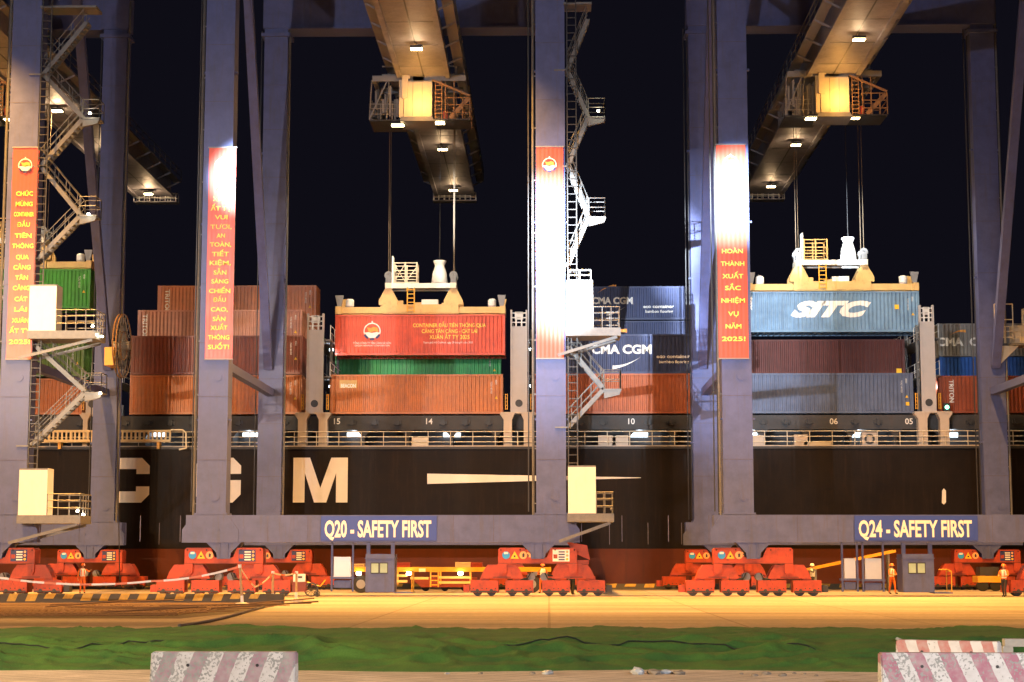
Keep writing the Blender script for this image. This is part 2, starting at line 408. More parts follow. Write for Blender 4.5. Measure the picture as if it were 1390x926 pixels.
# ================================================================== setting
def ground_material():
    m = bpy.data.materials.new("quay_concrete"); m.use_nodes = True; n = m.node_tree.nodes; l = m.node_tree.links; b = n["Principled BSDF"]
    tc = n.new("ShaderNodeTexCoord")
    def noise(sc, stretch=(1, 1, 1), det=7):
        mp = n.new("ShaderNodeMapping"); mp.inputs["Scale"].default_value = stretch; l.new(tc.outputs["Object"], mp.inputs[0])
        q = n.new("ShaderNodeTexNoise"); q.inputs["Scale"].default_value = sc; q.inputs["Detail"].default_value = det; q.inputs["Roughness"].default_value = .65
        l.new(mp.outputs[0], q.inputs["Vector"]); return q
    a = noise(.35, (.12, 1, 1)); c = noise(4.0); e = noise(.09, (.35, 1, 1), 4)
    rp = n.new("ShaderNodeValToRGB"); rp.color_ramp.elements[0].position = .3; rp.color_ramp.elements[0].color = (.15, .13, .115, 1)
    rp.color_ramp.elements[1].position = .72; rp.color_ramp.elements[1].color = (.44, .37, .30, 1); l.new(a.outputs[0], rp.inputs[0])
    mx = n.new("ShaderNodeMix"); mx.data_type = 'RGBA'; mx.blend_type = 'MULTIPLY'; mx.inputs[0].default_value = .75
    r2 = n.new("ShaderNodeMapRange"); r2.inputs[1].default_value = .3; r2.inputs[2].default_value = .7; r2.inputs[3].default_value = .55; r2.inputs[4].default_value = 1.25; l.new(c.outputs[0], r2.inputs[0])
    l.new(rp.outputs[0], mx.inputs[6]); l.new(r2.outputs[0], mx.inputs[7])
    mx2 = n.new("ShaderNodeMix"); mx2.data_type = 'RGBA'; mx2.blend_type = 'MULTIPLY'; mx2.inputs[0].default_value = .8
    r3 = n.new("ShaderNodeMapRange"); r3.inputs[1].default_value = .35; r3.inputs[2].default_value = .65; r3.inputs[3].default_value = .6; r3.inputs[4].default_value = 1.2; l.new(e.outputs[0], r3.inputs[0])
    l.new(mx.outputs[2], mx2.inputs[6]); l.new(r3.outputs[0], mx2.inputs[7])
    # small pavers near the photographer: joints only where the yard is block-paved (y < 45)
    br = n.new("ShaderNodeTexBrick"); br.inputs["Scale"].default_value = 1.0; br.inputs["Mortar Size"].default_value = .018; br.inputs["Brick Width"].default_value = .42; br.inputs["Row Height"].default_value = .42
    br.inputs["Color1"].default_value = (1, 1, 1, 1); br.inputs["Color2"].default_value = (.86, .84, .82, 1); br.inputs["Mortar"].default_value = (.35, .3, .27, 1)
    mpb = n.new("ShaderNodeMapping"); mpb.inputs["Rotation"].default_value = (0, 0, R(40)); l.new(tc.outputs["Object"], mpb.inputs[0]); l.new(mpb.outputs[0], br.inputs[0])
    sx = n.new("ShaderNodeSeparateXYZ"); l.new(tc.outputs["Object"], sx.inputs[0])
    lt = n.new("ShaderNodeMath"); lt.operation = 'LESS_THAN'; lt.inputs[1].default_value = 45; l.new(sx.outputs[1], lt.inputs[0])
    mx3 = n.new("ShaderNodeMix"); mx3.data_type = 'RGBA'; mx3.blend_type = 'MULTIPLY'; l.new(lt.outputs[0], mx3.inputs[0]); l.new(mx2.outputs[2], mx3.inputs[6]); l.new(br.outputs[0], mx3.inputs[7])
    jb = n.new("ShaderNodeTexBrick"); jb.offset = 0; jb.inputs["Scale"].default_value = 1; jb.inputs["Brick Width"].default_value = 6.0; jb.inputs["Row Height"].default_value = 6.0; jb.inputs["Mortar Size"].default_value = .05
    jb.inputs["Color1"].default_value = (1, 1, 1, 1); jb.inputs["Color2"].default_value = (.82, .80, .78, 1); jb.inputs["Mortar"].default_value = (.55, .5, .45, 1); l.new(tc.outputs["Object"], jb.inputs[0])
    mx4 = n.new("ShaderNodeMix"); mx4.data_type = 'RGBA'; mx4.blend_type = 'MULTIPLY'; mx4.inputs[0].default_value = .9; l.new(mx3.outputs[2], mx4.inputs[6]); l.new(jb.outputs[0], mx4.inputs[7])
    tm = noise(1.0, (.02, 1.6, 1), 5); rt = n.new("ShaderNodeMapRange"); rt.inputs[1].default_value = .56; rt.inputs[2].default_value = .68; rt.inputs[3].default_value = 1; rt.inputs[4].default_value = .55; l.new(tm.outputs[0], rt.inputs[0])
    mx5 = n.new("ShaderNodeMix"); mx5.data_type = 'RGBA'; mx5.blend_type = 'MULTIPLY'; mx5.inputs[0].default_value = 1; l.new(mx4.outputs[2], mx5.inputs[6]); l.new(rt.outputs[0], mx5.inputs[7])
    l.new(mx5.outputs[2], b.inputs["Base Color"]); b.inputs["Roughness"].default_value = .75
    bp = n.new("ShaderNodeBump"); bp.inputs["Strength"].default_value = .35; bp.inputs["Distance"].default_value = .03; l.new(c.outputs[0], bp.inputs["Height"]); l.new(bp.outputs[0], b.inputs["Normal"])
    return m
GROUND = ground_material()
QE = 120.4
g = MB().box(-220, 220, -60, QE, -4.0, 0.0).build("ground", GROUND); tag(g, "pale concrete quay apron under the cranes", kind="structure")
PAV = mat("pale_block_paving", (.60, .52, .46), .85, var=.25, vscale=.8, dirt_amt=.25, dirt=(.24, .19, .16), bump=.4, bscale=10)
def paving_joints(m):
    n = m.node_tree.nodes; l = m.node_tree.links; b = n["Principled BSDF"]; src = b.inputs["Base Color"].links[0].from_socket
    tc = n.new("ShaderNodeTexCoord"); mp = n.new("ShaderNodeMapping"); mp.inputs["Rotation"].default_value = (0, 0, R(38)); l.new(tc.outputs["Object"], mp.inputs[0])
    br = n.new("ShaderNodeTexBrick"); br.offset = 0; br.inputs["Scale"].default_value = 1; br.inputs["Brick Width"].default_value = .45; br.inputs["Row Height"].default_value = .45; br.inputs["Mortar Size"].default_value = .014
    br.inputs["Color1"].default_value = (1, 1, 1, 1); br.inputs["Color2"].default_value = (.84, .82, .80, 1); br.inputs["Mortar"].default_value = (.4, .35, .3, 1); l.new(mp.outputs[0], br.inputs[0])
    mx = n.new("ShaderNodeMix"); mx.data_type = 'RGBA'; mx.blend_type = 'MULTIPLY'; mx.inputs[0].default_value = 1; l.new(src, mx.inputs[6]); l.new(br.outputs[0], mx.inputs[7]); l.new(mx.outputs[2], b.inputs["Base Color"])
paving_joints(PAV)
pv = MB().add([(-60, 5, .004), (60, 5, .004), (60, 36, .004), (-60, 36, .004)], [(0, 1, 2, 3)]).build("pavement", PAV); tag(pv, "pale block paving in front of the green mound", kind="structure")
WATER = mat("dark_water", (.004, .006, .008), .08, var=.1, bump=.4, bscale=.6)
wt = MB().box(-700, 700, QE+.01, 1400, -4.5, -1.8).build("water", WATER); tag(wt, "black harbour water beside the quay", kind="structure")

RAILM = mat("rail_steel", (.10, .085, .07), .4, .7, var=.2)
for Y, lb in ((YL, "crane rail set in the quay under the near bogies"), (YW, "crane rail set in the quay under the far bogies")):
    mb = MB().box(-110, 110, Y-.04, Y+.04, .004, .03); r = mb.build("crane_rail", RAILM); tag(r, lb, kind="structure")
    mb = MB().box(-110, 110, Y-.32, Y-.05, .004, .008).box(-110, 110, Y+.05, Y+.32, .004, .008); mb.build("rail_bed", DARK, r)

def hazard_kerb(x0, x1, Y, h, d, pitch, label, lean=.12, slant=True):
    KY = mat("kerb_yellow_paint", (.46, .27, .035), .6, var=.3, vscale=3, dirt_amt=.85, dirt=(.16, .10, .04))
    KB = mat("kerb_dark_paint", (.05, .042, .035), .7, var=.3, vscale=3)
    k = MB().prismx([(Y, 0), (Y+d, 0), (Y+d, h), (Y+lean, h)], x0, x1).build("kerb", KB); tag(k, label, kind="structure")
    n = int((x1-x0)/pitch)
    for i in range(n):
        a = x0+i*pitch+random.uniform(-.03, .03); ww = pitch*random.uniform(.46, .56); sl = h*.35 if slant else 0
        hh = h*random.uniform(.25, .55)
        pts = [(a+sl*.3, hh), (a+ww+sl*.3, hh), (a+ww+sl, h), (a+sl, h)]
        mb = MB(); e = .006
        vs = [(x, Y+lean*z/h-e, z) for x, z in pts]; mb.add(vs, [(0, 1, 2, 3)])
        mb.add([(a+sl, Y+lean-e, h+.004), (a+ww+sl, Y+lean-e, h+.004), (a+ww+sl*1.6, Y+d, h+.004), (a+sl*1.6, Y+d, h+.004)], [(0, 1, 2, 3)])
        mb.build("stripe", KY, k)
    return k
xk0 = px(-60, 80); xk1 = px(392, 81)
hazard_kerb(xk0, xk1, 80.0, .46, .5, .84, "yellow and dark striped kerb along the dug-up strip")
hazard_kerb(-60, 62, 119.6, .35, .5, 1.3, "yellow and black striped kerb on the quay edge")

# dug-up strip in front of the striped kerb with its reinforcing mats
SOIL = mat("wet_dark_soil", (.05, .035, .022), .9, var=.35, vscale=2, bump=.5, bscale=6)
STEEL = mat("rusty_rebar", (.12, .065, .035), .7, .3, var=.3)
soil = MB().add([(px(-60, 60), 61, .004), (px(250, 61), 61, .004), (px(335, 68), 68, .004), (px(390, 79.9), 79.9, .004), (px(-60, 79.9), 79.9, .004)], [(0, 1, 2, 3, 4)]).build("soil_strip", SOIL)
tag(soil, "dark dug-up soil strip in front of the striped kerb", kind="structure")
mb = MB()
for i in range(34):
    y = 62+i*.52; xr = px(250, 62)+(y-62)*.16
    mb.tube((px(-60, y), y, .05+.03*random.random()), (xr-random.random()*2, y+random.uniform(-.15, .15), .05+.05*random.random()), .018, 4)
for i in range(110):
    x = px(-60, 62)+i*.27
    y1 = 79.5
    if x > px(250, 62): break
    mb.tube((x, 62, .07), (x+random.uniform(-.1, .1), y1, .07), .015, 4)
for i in range(10):
    x = random.uniform(px(-20, 70), px(300, 70)); y = random.uniform(64, 78)
    mb.tube((x, y, .10), (x+random.uniform(3, 8), y+random.uniform(-1.5, 1.5), .35*random.random()+.05), .03, 5)
rb = mb.build("reinforcing_mesh", STEEL); tag(rb, "mats of rusty reinforcing bars lying on the dug-up strip", "rebar", kind="stuff")
hose = MB(); pts = []
for i in range(13):
    u = i/12; pts.append(Vector(at(243+u*120, 850-u*24+3*math.sin(u*5), 60+0)).xy)
pts = []
for i in range(13):
    u = i/12; xx = 243+u*115; yy = 850.5-u*24+2*math.sin(u*4); Yd = 2.06*2400/(yy-757.8); p = at(xx, yy, Yd); pts.append((p.x, p.y, .05))
hs = hose.path(pts, .05, 6).build("rubber_hose", DARK); tag(hs, "dark hose running along the end of the rebar mats", "hose")

# ------------------------------------------------------------------ green net mound
def vnoise(x, y, s):
    from mathutils import noise
    return noise.noise(Vector((x*s, y*s, 3.1)))
def net_mound():
    from mathutils import noise
    nx, ny = 560, 150; X0, X1, Y0, Y1 = -24, 24, 33.0, 41.4
    vs = []; fs = []; seam = {}
    for j in range(ny+1):
        v = j/ny
        for i in range(nx+1):
            x = X0+(X1-X0)*i/nx; yb = Y0 + .7*noise.noise(Vector((x*.22, 0, 0)))
            y = yb+(Y1-Y0)*v
            prof = math.sin(min(1, v*1.9)*math.pi/2) if v < .53 else math.cos((v-.53)/.47*math.pi/2)**.8 if v < 1 else 0
            prof = max(prof, 0)
            h = .56+.05*noise.noise(Vector((x*.13, 7, 0)))+.05*noise.noise(Vector((x*.5, 3, 0)))
            z = prof*h
            q = 1-.9*prof**2                                                    # calm crest, folds on the slope
            wx = x+.8*noise.noise(Vector((x*.2, y*.3, 40))); wy = y+.35*noise.noise(Vector((x*.35, y*.4, 50)))
            fold = noise.noise(Vector((wx*.16+wy*.25, wy*.9, 1)))*.16*q
            for (fx, fy, amp, seed) in ((.22, 1.15, .085, 9), (-.30, .95, .07, 21), (.55, 1.5, .04, 33), (-.8, 1.0, .03, 47)):
                rr = abs(noise.noise(Vector((wx*fx+wy*fy*.4, wy*fy-wx*fx*.35, seed)))); fold += 2.0*amp*max(0, 1-rr/.12)*q   # narrow creases
            fold += noise.noise(Vector((x*2.4, y*2.4, 2)))*.007
            z += fold*prof**.5*1.1
            sg = abs(y-yb-1.75-.55*noise.noise(Vector((x*.22, 11, 0)))-.2*noise.noise(Vector((x*.9, 15, 0))))   # gap where two net lengths meet
            z = max(z, -.02 if v in (0, 1) else .01)
            vs.append((x, y, z))
            if i not in seam or sg < seam[i][0]: seam[i] = (sg, (x, y, z))
    for j in range(ny):
        for i in range(nx):
            a = j*(nx+1)+i; fs.append((a, a+1, a+nx+2, a+nx+1))
    NET = bpy.data.materials.new("green_shade_net"); NET.use_nodes = True; n = NET.node_tree.nodes; l = NET.node_tree.links; b = n["Principled BSDF"]
    tc = n.new("ShaderNodeTexCoord"); q = n.new("ShaderNodeTexNoise"); q.inputs["Scale"].default_value = .8; q.inputs["Detail"].default_value = 8; q.inputs["Roughness"].default_value = .7
    l.new(tc.outputs["Object"], q.inputs["Vector"]); rp = n.new("ShaderNodeValToRGB")
    rp.color_ramp.elements[0].position = .3; rp.color_ramp.elements[0].color = (.013, .068, .014, 1); rp.color_ramp.elements[1].position = .7; rp.color_ramp.elements[1].color = (.050, .138, .018, 1)
    l.new(q.outputs[0], rp.inputs[0]); b.inputs["Roughness"].default_value = .85
    sp = n.new("ShaderNodeTexNoise"); sp.inputs["Scale"].default_value = 30; sp.inputs["Detail"].default_value = 6; sp.inputs["Roughness"].default_value = .8; l.new(tc.outputs["Object"], sp.inputs["Vector"])
    sr = n.new("ShaderNodeMapRange"); sr.inputs[1].default_value = .3; sr.inputs[2].default_value = .7; sr.inputs[3].default_value = .72; sr.inputs[4].default_value = 1.3; l.new(sp.outputs[0], sr.inputs[0])
    sm = n.new("ShaderNodeMix"); sm.data_type = 'RGBA'; sm.blend_type = 'MULTIPLY'; sm.inputs[0].default_value = 1; l.new(rp.outputs[0], sm.inputs[6]); l.new(sr.outputs[0], sm.inputs[7]); l.new(sm.outputs[2], b.inputs["Base Color"])
    q2 = n.new("ShaderNodeTexNoise"); q2.inputs["Scale"].default_value = 26; q2.inputs["Detail"].default_value = 2; l.new(tc.outputs["Object"], q2.inputs["Vector"])
    bp = n.new("ShaderNodeBump"); bp.inputs["Strength"].default_value = .35; bp.inputs["Distance"].default_value = .02; l.new(q2.outputs[0], bp.inputs["Height"]); l.new(bp.outputs[0], b.inputs["Normal"])
    mb = MB(); mb.v = vs; mb.f = fs
    o = mb.build("net_covered_mound", NET, smooth=True)
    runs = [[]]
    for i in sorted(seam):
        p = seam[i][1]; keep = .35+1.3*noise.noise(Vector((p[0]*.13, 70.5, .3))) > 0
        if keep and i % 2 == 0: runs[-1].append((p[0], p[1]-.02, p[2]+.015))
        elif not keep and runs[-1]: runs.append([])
    SEAM_SHADE = mat("dark_seam_shade", (.008, .016, .012), .9)  # black tube put in for the shade under the net's overlap
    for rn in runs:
        if len(rn) > 6: MB().path(rn, .015, 5).build("net_seam_shade", SEAM_SHADE, o)
    tag(o, "long low mound draped with green shade netting in front of the quay", "mound")
net_mound()

# ================================================================== ship
ship = thing("container_ship", "long black-hulled container ship moored behind the cranes", "ship", (0, YH, 0))
DZ = pz(607, YH); BZ = pz(745, YH)
XS0, XS1 = -75, 75
hull = MB().box(XS0, XS1, YH, YH+40, BZ, DZ).build("hull", HULL, ship)
MB().box(XS0, XS1, YH+.004, YH+40, -3.5, BZ-.001).build("boot_topping", BOOT, hull)
mb = MB()
for z in (DZ-.12,): mb.box(XS0, XS1, YH-.10, YH, z, z+.16)
mb.build("rubbing_strake", DARK, hull)
mb = MB()
for k in range(1, 7): mb.box(XS0, XS1, YH-.008, YH, BZ+k*1.02, BZ+k*1.02+.03)
for k in range(24): mb.box(XS0+k*6.3, XS0+k*6.3+.03, YH-.007, YH, BZ, DZ-.13)
mb.build("plate_seam", HULL, hull)
hz = (pz(621, YH)+pz(682, YH))/2; hh = pz(621, YH)-pz(682, YH)
def hull_letter(body, x0, x1, bold):
    a, b = px(x0, YH, 650), px(x1, YH, 650)
    lettering(hull, body, (a+b)/2, hz, YH-.012, hh, b-a, LETTER, bold, name="letter")
# blocky C and G, drawn as chamfered strokes
def block_c(x0, x1, name, bar):
    a, b = px(x0, YH, 650), px(x1, YH, 650); z0, z1 = hz-hh/2, hz+hh/2; t = .92; c = .55
    def P(pts): MB().prism(pts, YH-.014, YH-.004).build(name, LETTER, hull)
    P([(a, z0+c), (a+c, z0), (a+c+.3, z0+.0), (a+t, z0+t), (a+t, z1-t), (a+c+.3, z1), (a+c, z1), (a, z1-c)])
    P([(a+c+.301, z1), (a+t+.001, z1-t+.15), (b-t, z1-t+.15), (b-t, z0+hh*.64), (b, z0+hh*.64), (b, z1-c), (b-c, z1)])
    zt = z0+hh*(.50 if bar else .36)
    P([(a+c+.301, z0), (b-c, z0), (b, z0+c), (b, zt), (b-t, zt), (b-t, z0+t-.15), (a+t+.001, z0+t-.15)])
    if bar: P([(a+t+.5, zt-.55), (b-t-.001, zt-.55), (b-t-.001, zt), (a+t+.5, zt)])
block_c(139, 203, "letter", False); block_c(264, 327, "letter", True)
a, b = px(398, YH, 650), px(472, YH, 650); z0, z1 = hz-hh/2, hz+hh/2; sw = .80; c = (a+b)/2
MB().prism([(a, z0), (a+sw, z0), (a+sw, z1-1.05), (c-.42, z0), (c+.42, z0), (b-sw, z1-1.05), (b-sw, z0), (b, z0), (b, z1), (b-1.15, z1), (c, z0+1.0), (a+1.15, z1), (a, z1)], YH-.014, YH-.004).build("letter", LETTER, hull)
p0 = at(580, 643, YH); p1 = at(870, 648.6, YH); p2 = at(580, 657, YH)
MB().prism([(p2.x, p2.z), (p1.x, p1.z-.02), (p1.x, p1.z+.02), (p0.x, p0.z)], YH-.014, YH-.004).build("painted_wedge", LETTER, hull)
p0 = at(1281, 674, YH); MB().prism([(p0.x-.14, p0.z-.45), (p0.x, p0.z-.55), (p0.x+.14, p0.z-.4), (p0.x+.16, p0.z+.4), (p0.x+.02, p0.z+.55), (p0.x-.1, p0.z+.4)], YH-.014, YH-.004).build("draught_mark", LETTER, hull)

CZ = pz(562, YC)                                   # underside of the lowest containers
# deck passage under the stacks
MB().box(XS0, XS1, YC-.2, YC+38, CZ-1.12, CZ-.12).build("hatch_coaming", SHIPGREY, ship)
MB().box(XS0, XS1, YC+2.2, YC+38, DZ, CZ-1.121).build("deckhouse_wall", SHIPGREY, ship)
mb = MB()
x = XS0
while x < XS1:
    st_ = MB().box(x-.08, x+.08, YC-.1, YC+2.2, DZ, CZ-1.122).build("deck_stanchion", SHIPGREY, ship)
    MB().prism([(x-.5, CZ-1.124), (x+.5, CZ-1.124), (x+.1, CZ-1.6), (x-.1, CZ-1.6)], YC-.12, YC-.102).build("knee_bracket", SHIPGREY, st_); x += 3.1
k = 0; x = -33.0
NUMX = [at(q, 572, YC).x for q in (458, 583, 857, 1131, 1233, 727)]
while x < 33:                                       # cleats along the coaming
    if min(abs(x-q) for q in NUMX) < .75: x += 1.6; continue
    MB().box(x-.28, x+.28, YC-.34, YC-.2, CZ-.72, CZ-.5).box(x-.13, x+.13, YC-.42, YC-.2, CZ-.80, CZ-.42).build("cleat", DARK, ship); x += 1.6
mb = MB()
for q in range(3): mb.tube((XS0, YH+.25, DZ+.38+q*.36), (XS1, YH+.25, DZ+.38+q*.36), .03, 5)
x = XS0
while x < XS1: mb.tube((x, YH+.25, DZ), (x, YH+.25, DZ+1.1), .03, 5); x += 1.55
mb.build("deck_railing", CREAM, ship)
mb = MB(); mb.box(XS0, XS1, YH, YH+.06, DZ, DZ+.12); mb.build("deck_edge", SHIPBEIGE, ship)
for tx, bx_ in (("15", 458), ("14", 583), ("10", 857), ("06", 1131), ("05", 1233), ("11", 727)):
    p = at(bx_, 572, YC); lettering(ship, tx, p.x, p.z, YC-.212, .42, None, LETTER, .012, name="bay_number")
for x in (212, 340, 482, 613, 868, 1020, 1164, 1290):
    p = at(x, 590, YC+1.6)
    MB().box(p.x-.62, p.x+.62, YC+1.95, YC+2.15, p.z-.16, p.z+.16).build("passage_lamp", LAMPC, ship)
    point("passage_light", (p.x, YC+1.0, p.z), 35, LED, .2)
for x, y, wd, m in ((570, 600, 1.1, CREAM), (824, 597, 1.2, SHIPBEIGE), (842, 597, 1.1, SHIPBEIGE), (1026, 597, 1.1, SHIPBEIGE), (1110, 606, 1.9, CREAM), (1087, 596, .9, SHIPBEIGE)):
    p = at(x, y, YH+.6); MB().box(p.x-wd/2, p.x+wd/2, YH+.5, YH+.9, DZ+.02, max(DZ+.2, p.z+.3)).build("deck_box", m, ship)
p = at(1180, 597, YH+.5)
MB().box(p.x-.5, p.x+.5, YH+.4, YH+1.2, DZ, DZ+1.0).build("winch_box", SHIPBEIGE, ship)
MB().ring((p.x, DZ+.55), .22, .36, YH+.34, YH+.42).build("winch_ring", DARK, ship)

def lashing_bridge(x0, x1, xa, xb, ytop):
    """two beige pillars carrying a tall panel, with the catwalks running back between the stacks"""
    X0, X1 = px(x0, YH+.8), px(x1, YH+.8); xm = (X0+X1)/2; zt = CZ+.02; b = SHIPBEIGE; Y0 = YH+.6; wd = X1-X0
    for s in (-1, 1):
        xo = xm+s*wd*.36; wp = wd*.15
        o = MB().box(xo-wp, xo+wp, Y0, Y0+.7, DZ, zt-.5).build("bridge_pillar", b, ship)
        MB().prism([(xo-wp, zt-.5), (xo+wp, zt-.5), (xo+wp+.28*(s > 0)+.2*(s < 0), zt-.1), (xo-wp-.28*(s < 0)-.2*(s > 0), zt-.1)], Y0, Y0+.7).build("bracket", b, o)
    MB().box(xm-wd*.62, xm+wd*.62, Y0-.02, Y0+.8, zt-.098, zt).build("bridge_plinth", b, ship)
    Xa, Xb = px(xa, YH+.8), px(xb, YH+.8); ztop = pz(ytop, YH+.8)
    PG = mat("bridge_panel_paint", (.44, .41, .40), .5, var=.07, streak=.15, dirt=(.25, .2, .16))
    pn = MB().box(Xa, Xb, Y0+.05, Y0+.35, zt+.002, ztop-1.0).build("bridge_panel", PG, ship)
    MB().disc(((Xa+Xb)/2, zt+.62), .26, Y0+.02, Y0+.06).build("port_hole", DARK, pn)
    mb = MB()
    for xx in (Xa+.06, Xb-.06): mb.box(xx-.06, xx+.06, Y0+.02, Y0+.40, zt+.003, ztop+.15)
    mb.build("panel_post", PG, ship)
    mb = MB()
    for q in range(3): mb.box(Xa+.12, Xb-.12, Y0+.1, Y0+.2, ztop-.75+q*.33, ztop-.68+q*.33)
    for q in (.33, .66): xx = Xa+(Xb-Xa)*q; mb.box(xx-.05, xx+.05, Y0+.08, Y0+.22, ztop-.998, ztop-.05)
    mb.box(Xa+.3, Xb-.3, Y0+.1, Y0+.4, ztop-.5, ztop+.02)
    mb.build("bridge_railing", WHITE, ship)
    mb = MB(); yb = Y0+22
    for z in (zt+2.6, zt+5.2):
        mb.box(Xa+.15, Xb+.45, Y0+.5, yb, z-.08, z)
    for y in range(6):
        yy = Y0+2+y*4
        for xx in (Xa+.2, Xb+.3): mb.box(xx-.09, xx+.09, yy-.09, yy+.09, zt, ztop-1.0)
    mb.build("lashing_catwalk", GALV, ship)
    mb = MB()
    for z in (zt+2.6, zt+5.2):
        for xx in (Xa+.2, Xb+.4): mb.rail([(xx, Y0+.6, z), (xx, yb, z)], 1.0, .025, (.5,), 2.4)
    mb.build("catwalk_rail", WHITE, ship)
    mb = MB()
    for s, xx in ((-1, Xa-.22), (1, Xb+.22)):
        mb.tube((xx, Y0+.3, zt+.2), (xx, Y0+.3, zt+1.3), .03, 5); mb.tube((xx+s*.14, Y0+.3, zt+.2), (xx+s*.14, Y0+.3, zt+1.3), .03, 5)
        for q in range(5): mb.tube((xx, Y0+.3, zt+.25+q*.25), (xx+s*.14, Y0+.3, zt+.25+q*.25), .025, 5)
    mb.build("rung_ladder", YELLOW, ship)
    for q, z in enumerate((zt+2.0, zt+4.6)):
        MB().box(Xb+.1, Xb+.4, Y0+2.4, Y0+2.6, z, z+.15).build("catwalk_lamp", LAMPC, ship)
        point("catwalk_light", (Xb+.3, Y0+2.2, z-.1), 60, LED, .1)
lashing_bridge(405, 444, 415, 438, 428)
lashing_bridge(684, 722, 693, 716, 424)
lashing_bridge(1247, 1288, 1252, 1272, 419)
lashing_bridge(113, 134, 116, 132, 520)
p = at(1285, 553, YH+1); MB().box(p.x-.22, p.x+.22, YH+.9, YH+1.1, p.z-.35, p.z+.3).build("signal_box", DARK, ship); MB().disc((p.x, p.z), .13, YH+.86, YH+.90).build("signal_lamp", GREENL, ship)

# stowed accommodation ladder on the ship's side
LAD = mat("ladder_cream_paint", (.66, .52, .28), .5, var=.1)
lx0, lx1 = px(60, YH-.4, 590), px(232, YH-.4, 590); lz0, lz1 = pz(598, YH-.4), pz(583, YH-.4)
al = thing("accommodation_ladder", "cream accommodation ladder stowed flat along the ship's rail", "ladder", ((lx0+lx1)/2, YH-.4, lz0))
MB().box(lx0, lx1, YH-.5, YH-.42, lz0-.06, lz0+.10).build("lower_rail", LAD, al)
MB().box(lx0, lx1, YH-.5, YH-.42, lz1-.12, lz1).build("upper_rail", LAD, al)
x = lx0; first = None
while x < lx1:
    if first is None:
        first = MB().box(x, x+.13, YH-.48, YH-.44, lz0+.102, lz1-.122).build("baluster", LAD, al)
    else:
        c = first.copy(); COL.objects.link(c); c.location.x = x-lx0
    x += .30
MB().box(lx0, lx1, YH-.30, YH-.05, lz0-.05, lz0+.05).build("tread_board", DARK, al)
mb = MB(); mb.path([(lx1, YH-.46, lz1), (lx1+.8, YH-.46, lz1), (lx1+1.05, YH-.46, lz1-.2), (lx1+1.1, YH-.46, lz0-.5), (lx1+.6, YH-.46, lz0-.6)], .06, 6); mb.build("end_hoop", CREAM, al)
for q in (.12, .5, .9):
    xx = lx0+(lx1-lx0)*q; MB().box(xx-.1, xx+.1, YH-.35, YH+.2, DZ-.1, lz0-.062).build("davit_bracket", YELLOW, al)

# ================================================================== containers
def lerp(a, b, u): return a+(b-a)*u
ORG = (.50, .165, .048); RUST = (.36, .085, .030); BRN = (.20, .052, .030); SAL = (.52, .20, .10); MAR = (.095, .024, .020)
GRN = (.035, .30, .055); NAVY = (.028, .042, .115); GRYB = (.10, .125, .20); SKYB = (.15, .26, .40); BLU = (.015, .075, .30); GRY = (.20, .19, .18)
T1 = CZ; T2 = T1+2.82; T3 = T2+2.82; T4 = T3+2.65; YB = 129.1; YB2 = 133.6
GRP = None
def pxl(x, Y): return px(x, Y, 540)
# bay by the first crane
xa = pxl(112, YC)-CL
container(xa, YC, T1, ORG, "orange container in the lowest tier behind the first crane's stair tower")
container(xa, YC, T2-.1, (.11, .20, .025), "olive green container on the orange one behind the first crane's stairs")
c = container(pxl(118, 125.6)-CL, 125.6, pz(417, 125.6), (.06, .30, .035), "bright green container hanging from the yellow spreader of the first crane", H=2.9)
ctext(c, "C", px(4, 125.6, 390), pz(391, 125.6), 1.35, None, LETTER, .05)
# bay between the cable reel and the first lashing bridge
xb = pxl(176, YC)
c = container(xb, YC, T1, ORG, "orange container in the lowest tier right of the cable reel", H=2.8)
c = container(xb, YC, T2, BRN, "reddish brown container in the second tier right of the cable reel", H=2.8)
c = container(px(187, YB, 430), YB, T3-.05, (.48, .21, .14), "salmon container in the third tier behind the second banner leg")
ctext(c, "TRITON", c.location.x+.55, c.location.z+1.35, .34, 1.9, LETTER, .03, vertical=True)
c = container(px(214, YB2, 400), YB2, T4-.18, SAL, "pale orange container topping the stack behind the second banner leg")
ctext(c, "TRITON", c.location.x+.75, c.location.z+1.35, .34, 1.9, LETTER, .03, vertical=True)
container(px(214, YB2, 430), YB2, T3-.2, SAL, "orange container hidden under the topmost one of the left stack", marks=False)
# bay under the middle crane
c = container(pxl(448, YC), YC, T1, ORG, "orange rust-streaked container with a small cream name plate at its corner", H=2.82)
X = c.location.x
MB().box(X+.66, X+1.9, YC+.008, YC+.016, T1+1.85, T1+2.42).build("name_plate", mat("name_plate_tan", (.55, .34, .12), .5), c)
lettering(c, "BEACON", X+1.28, T1+2.03, YC+.003, .26, 1.05, LETTER, .03)
container(px(455, YB, 500), YB, T2-.1, (.03, .36, .10), "green container low behind the orange one under the hanging red container", H=2.6)
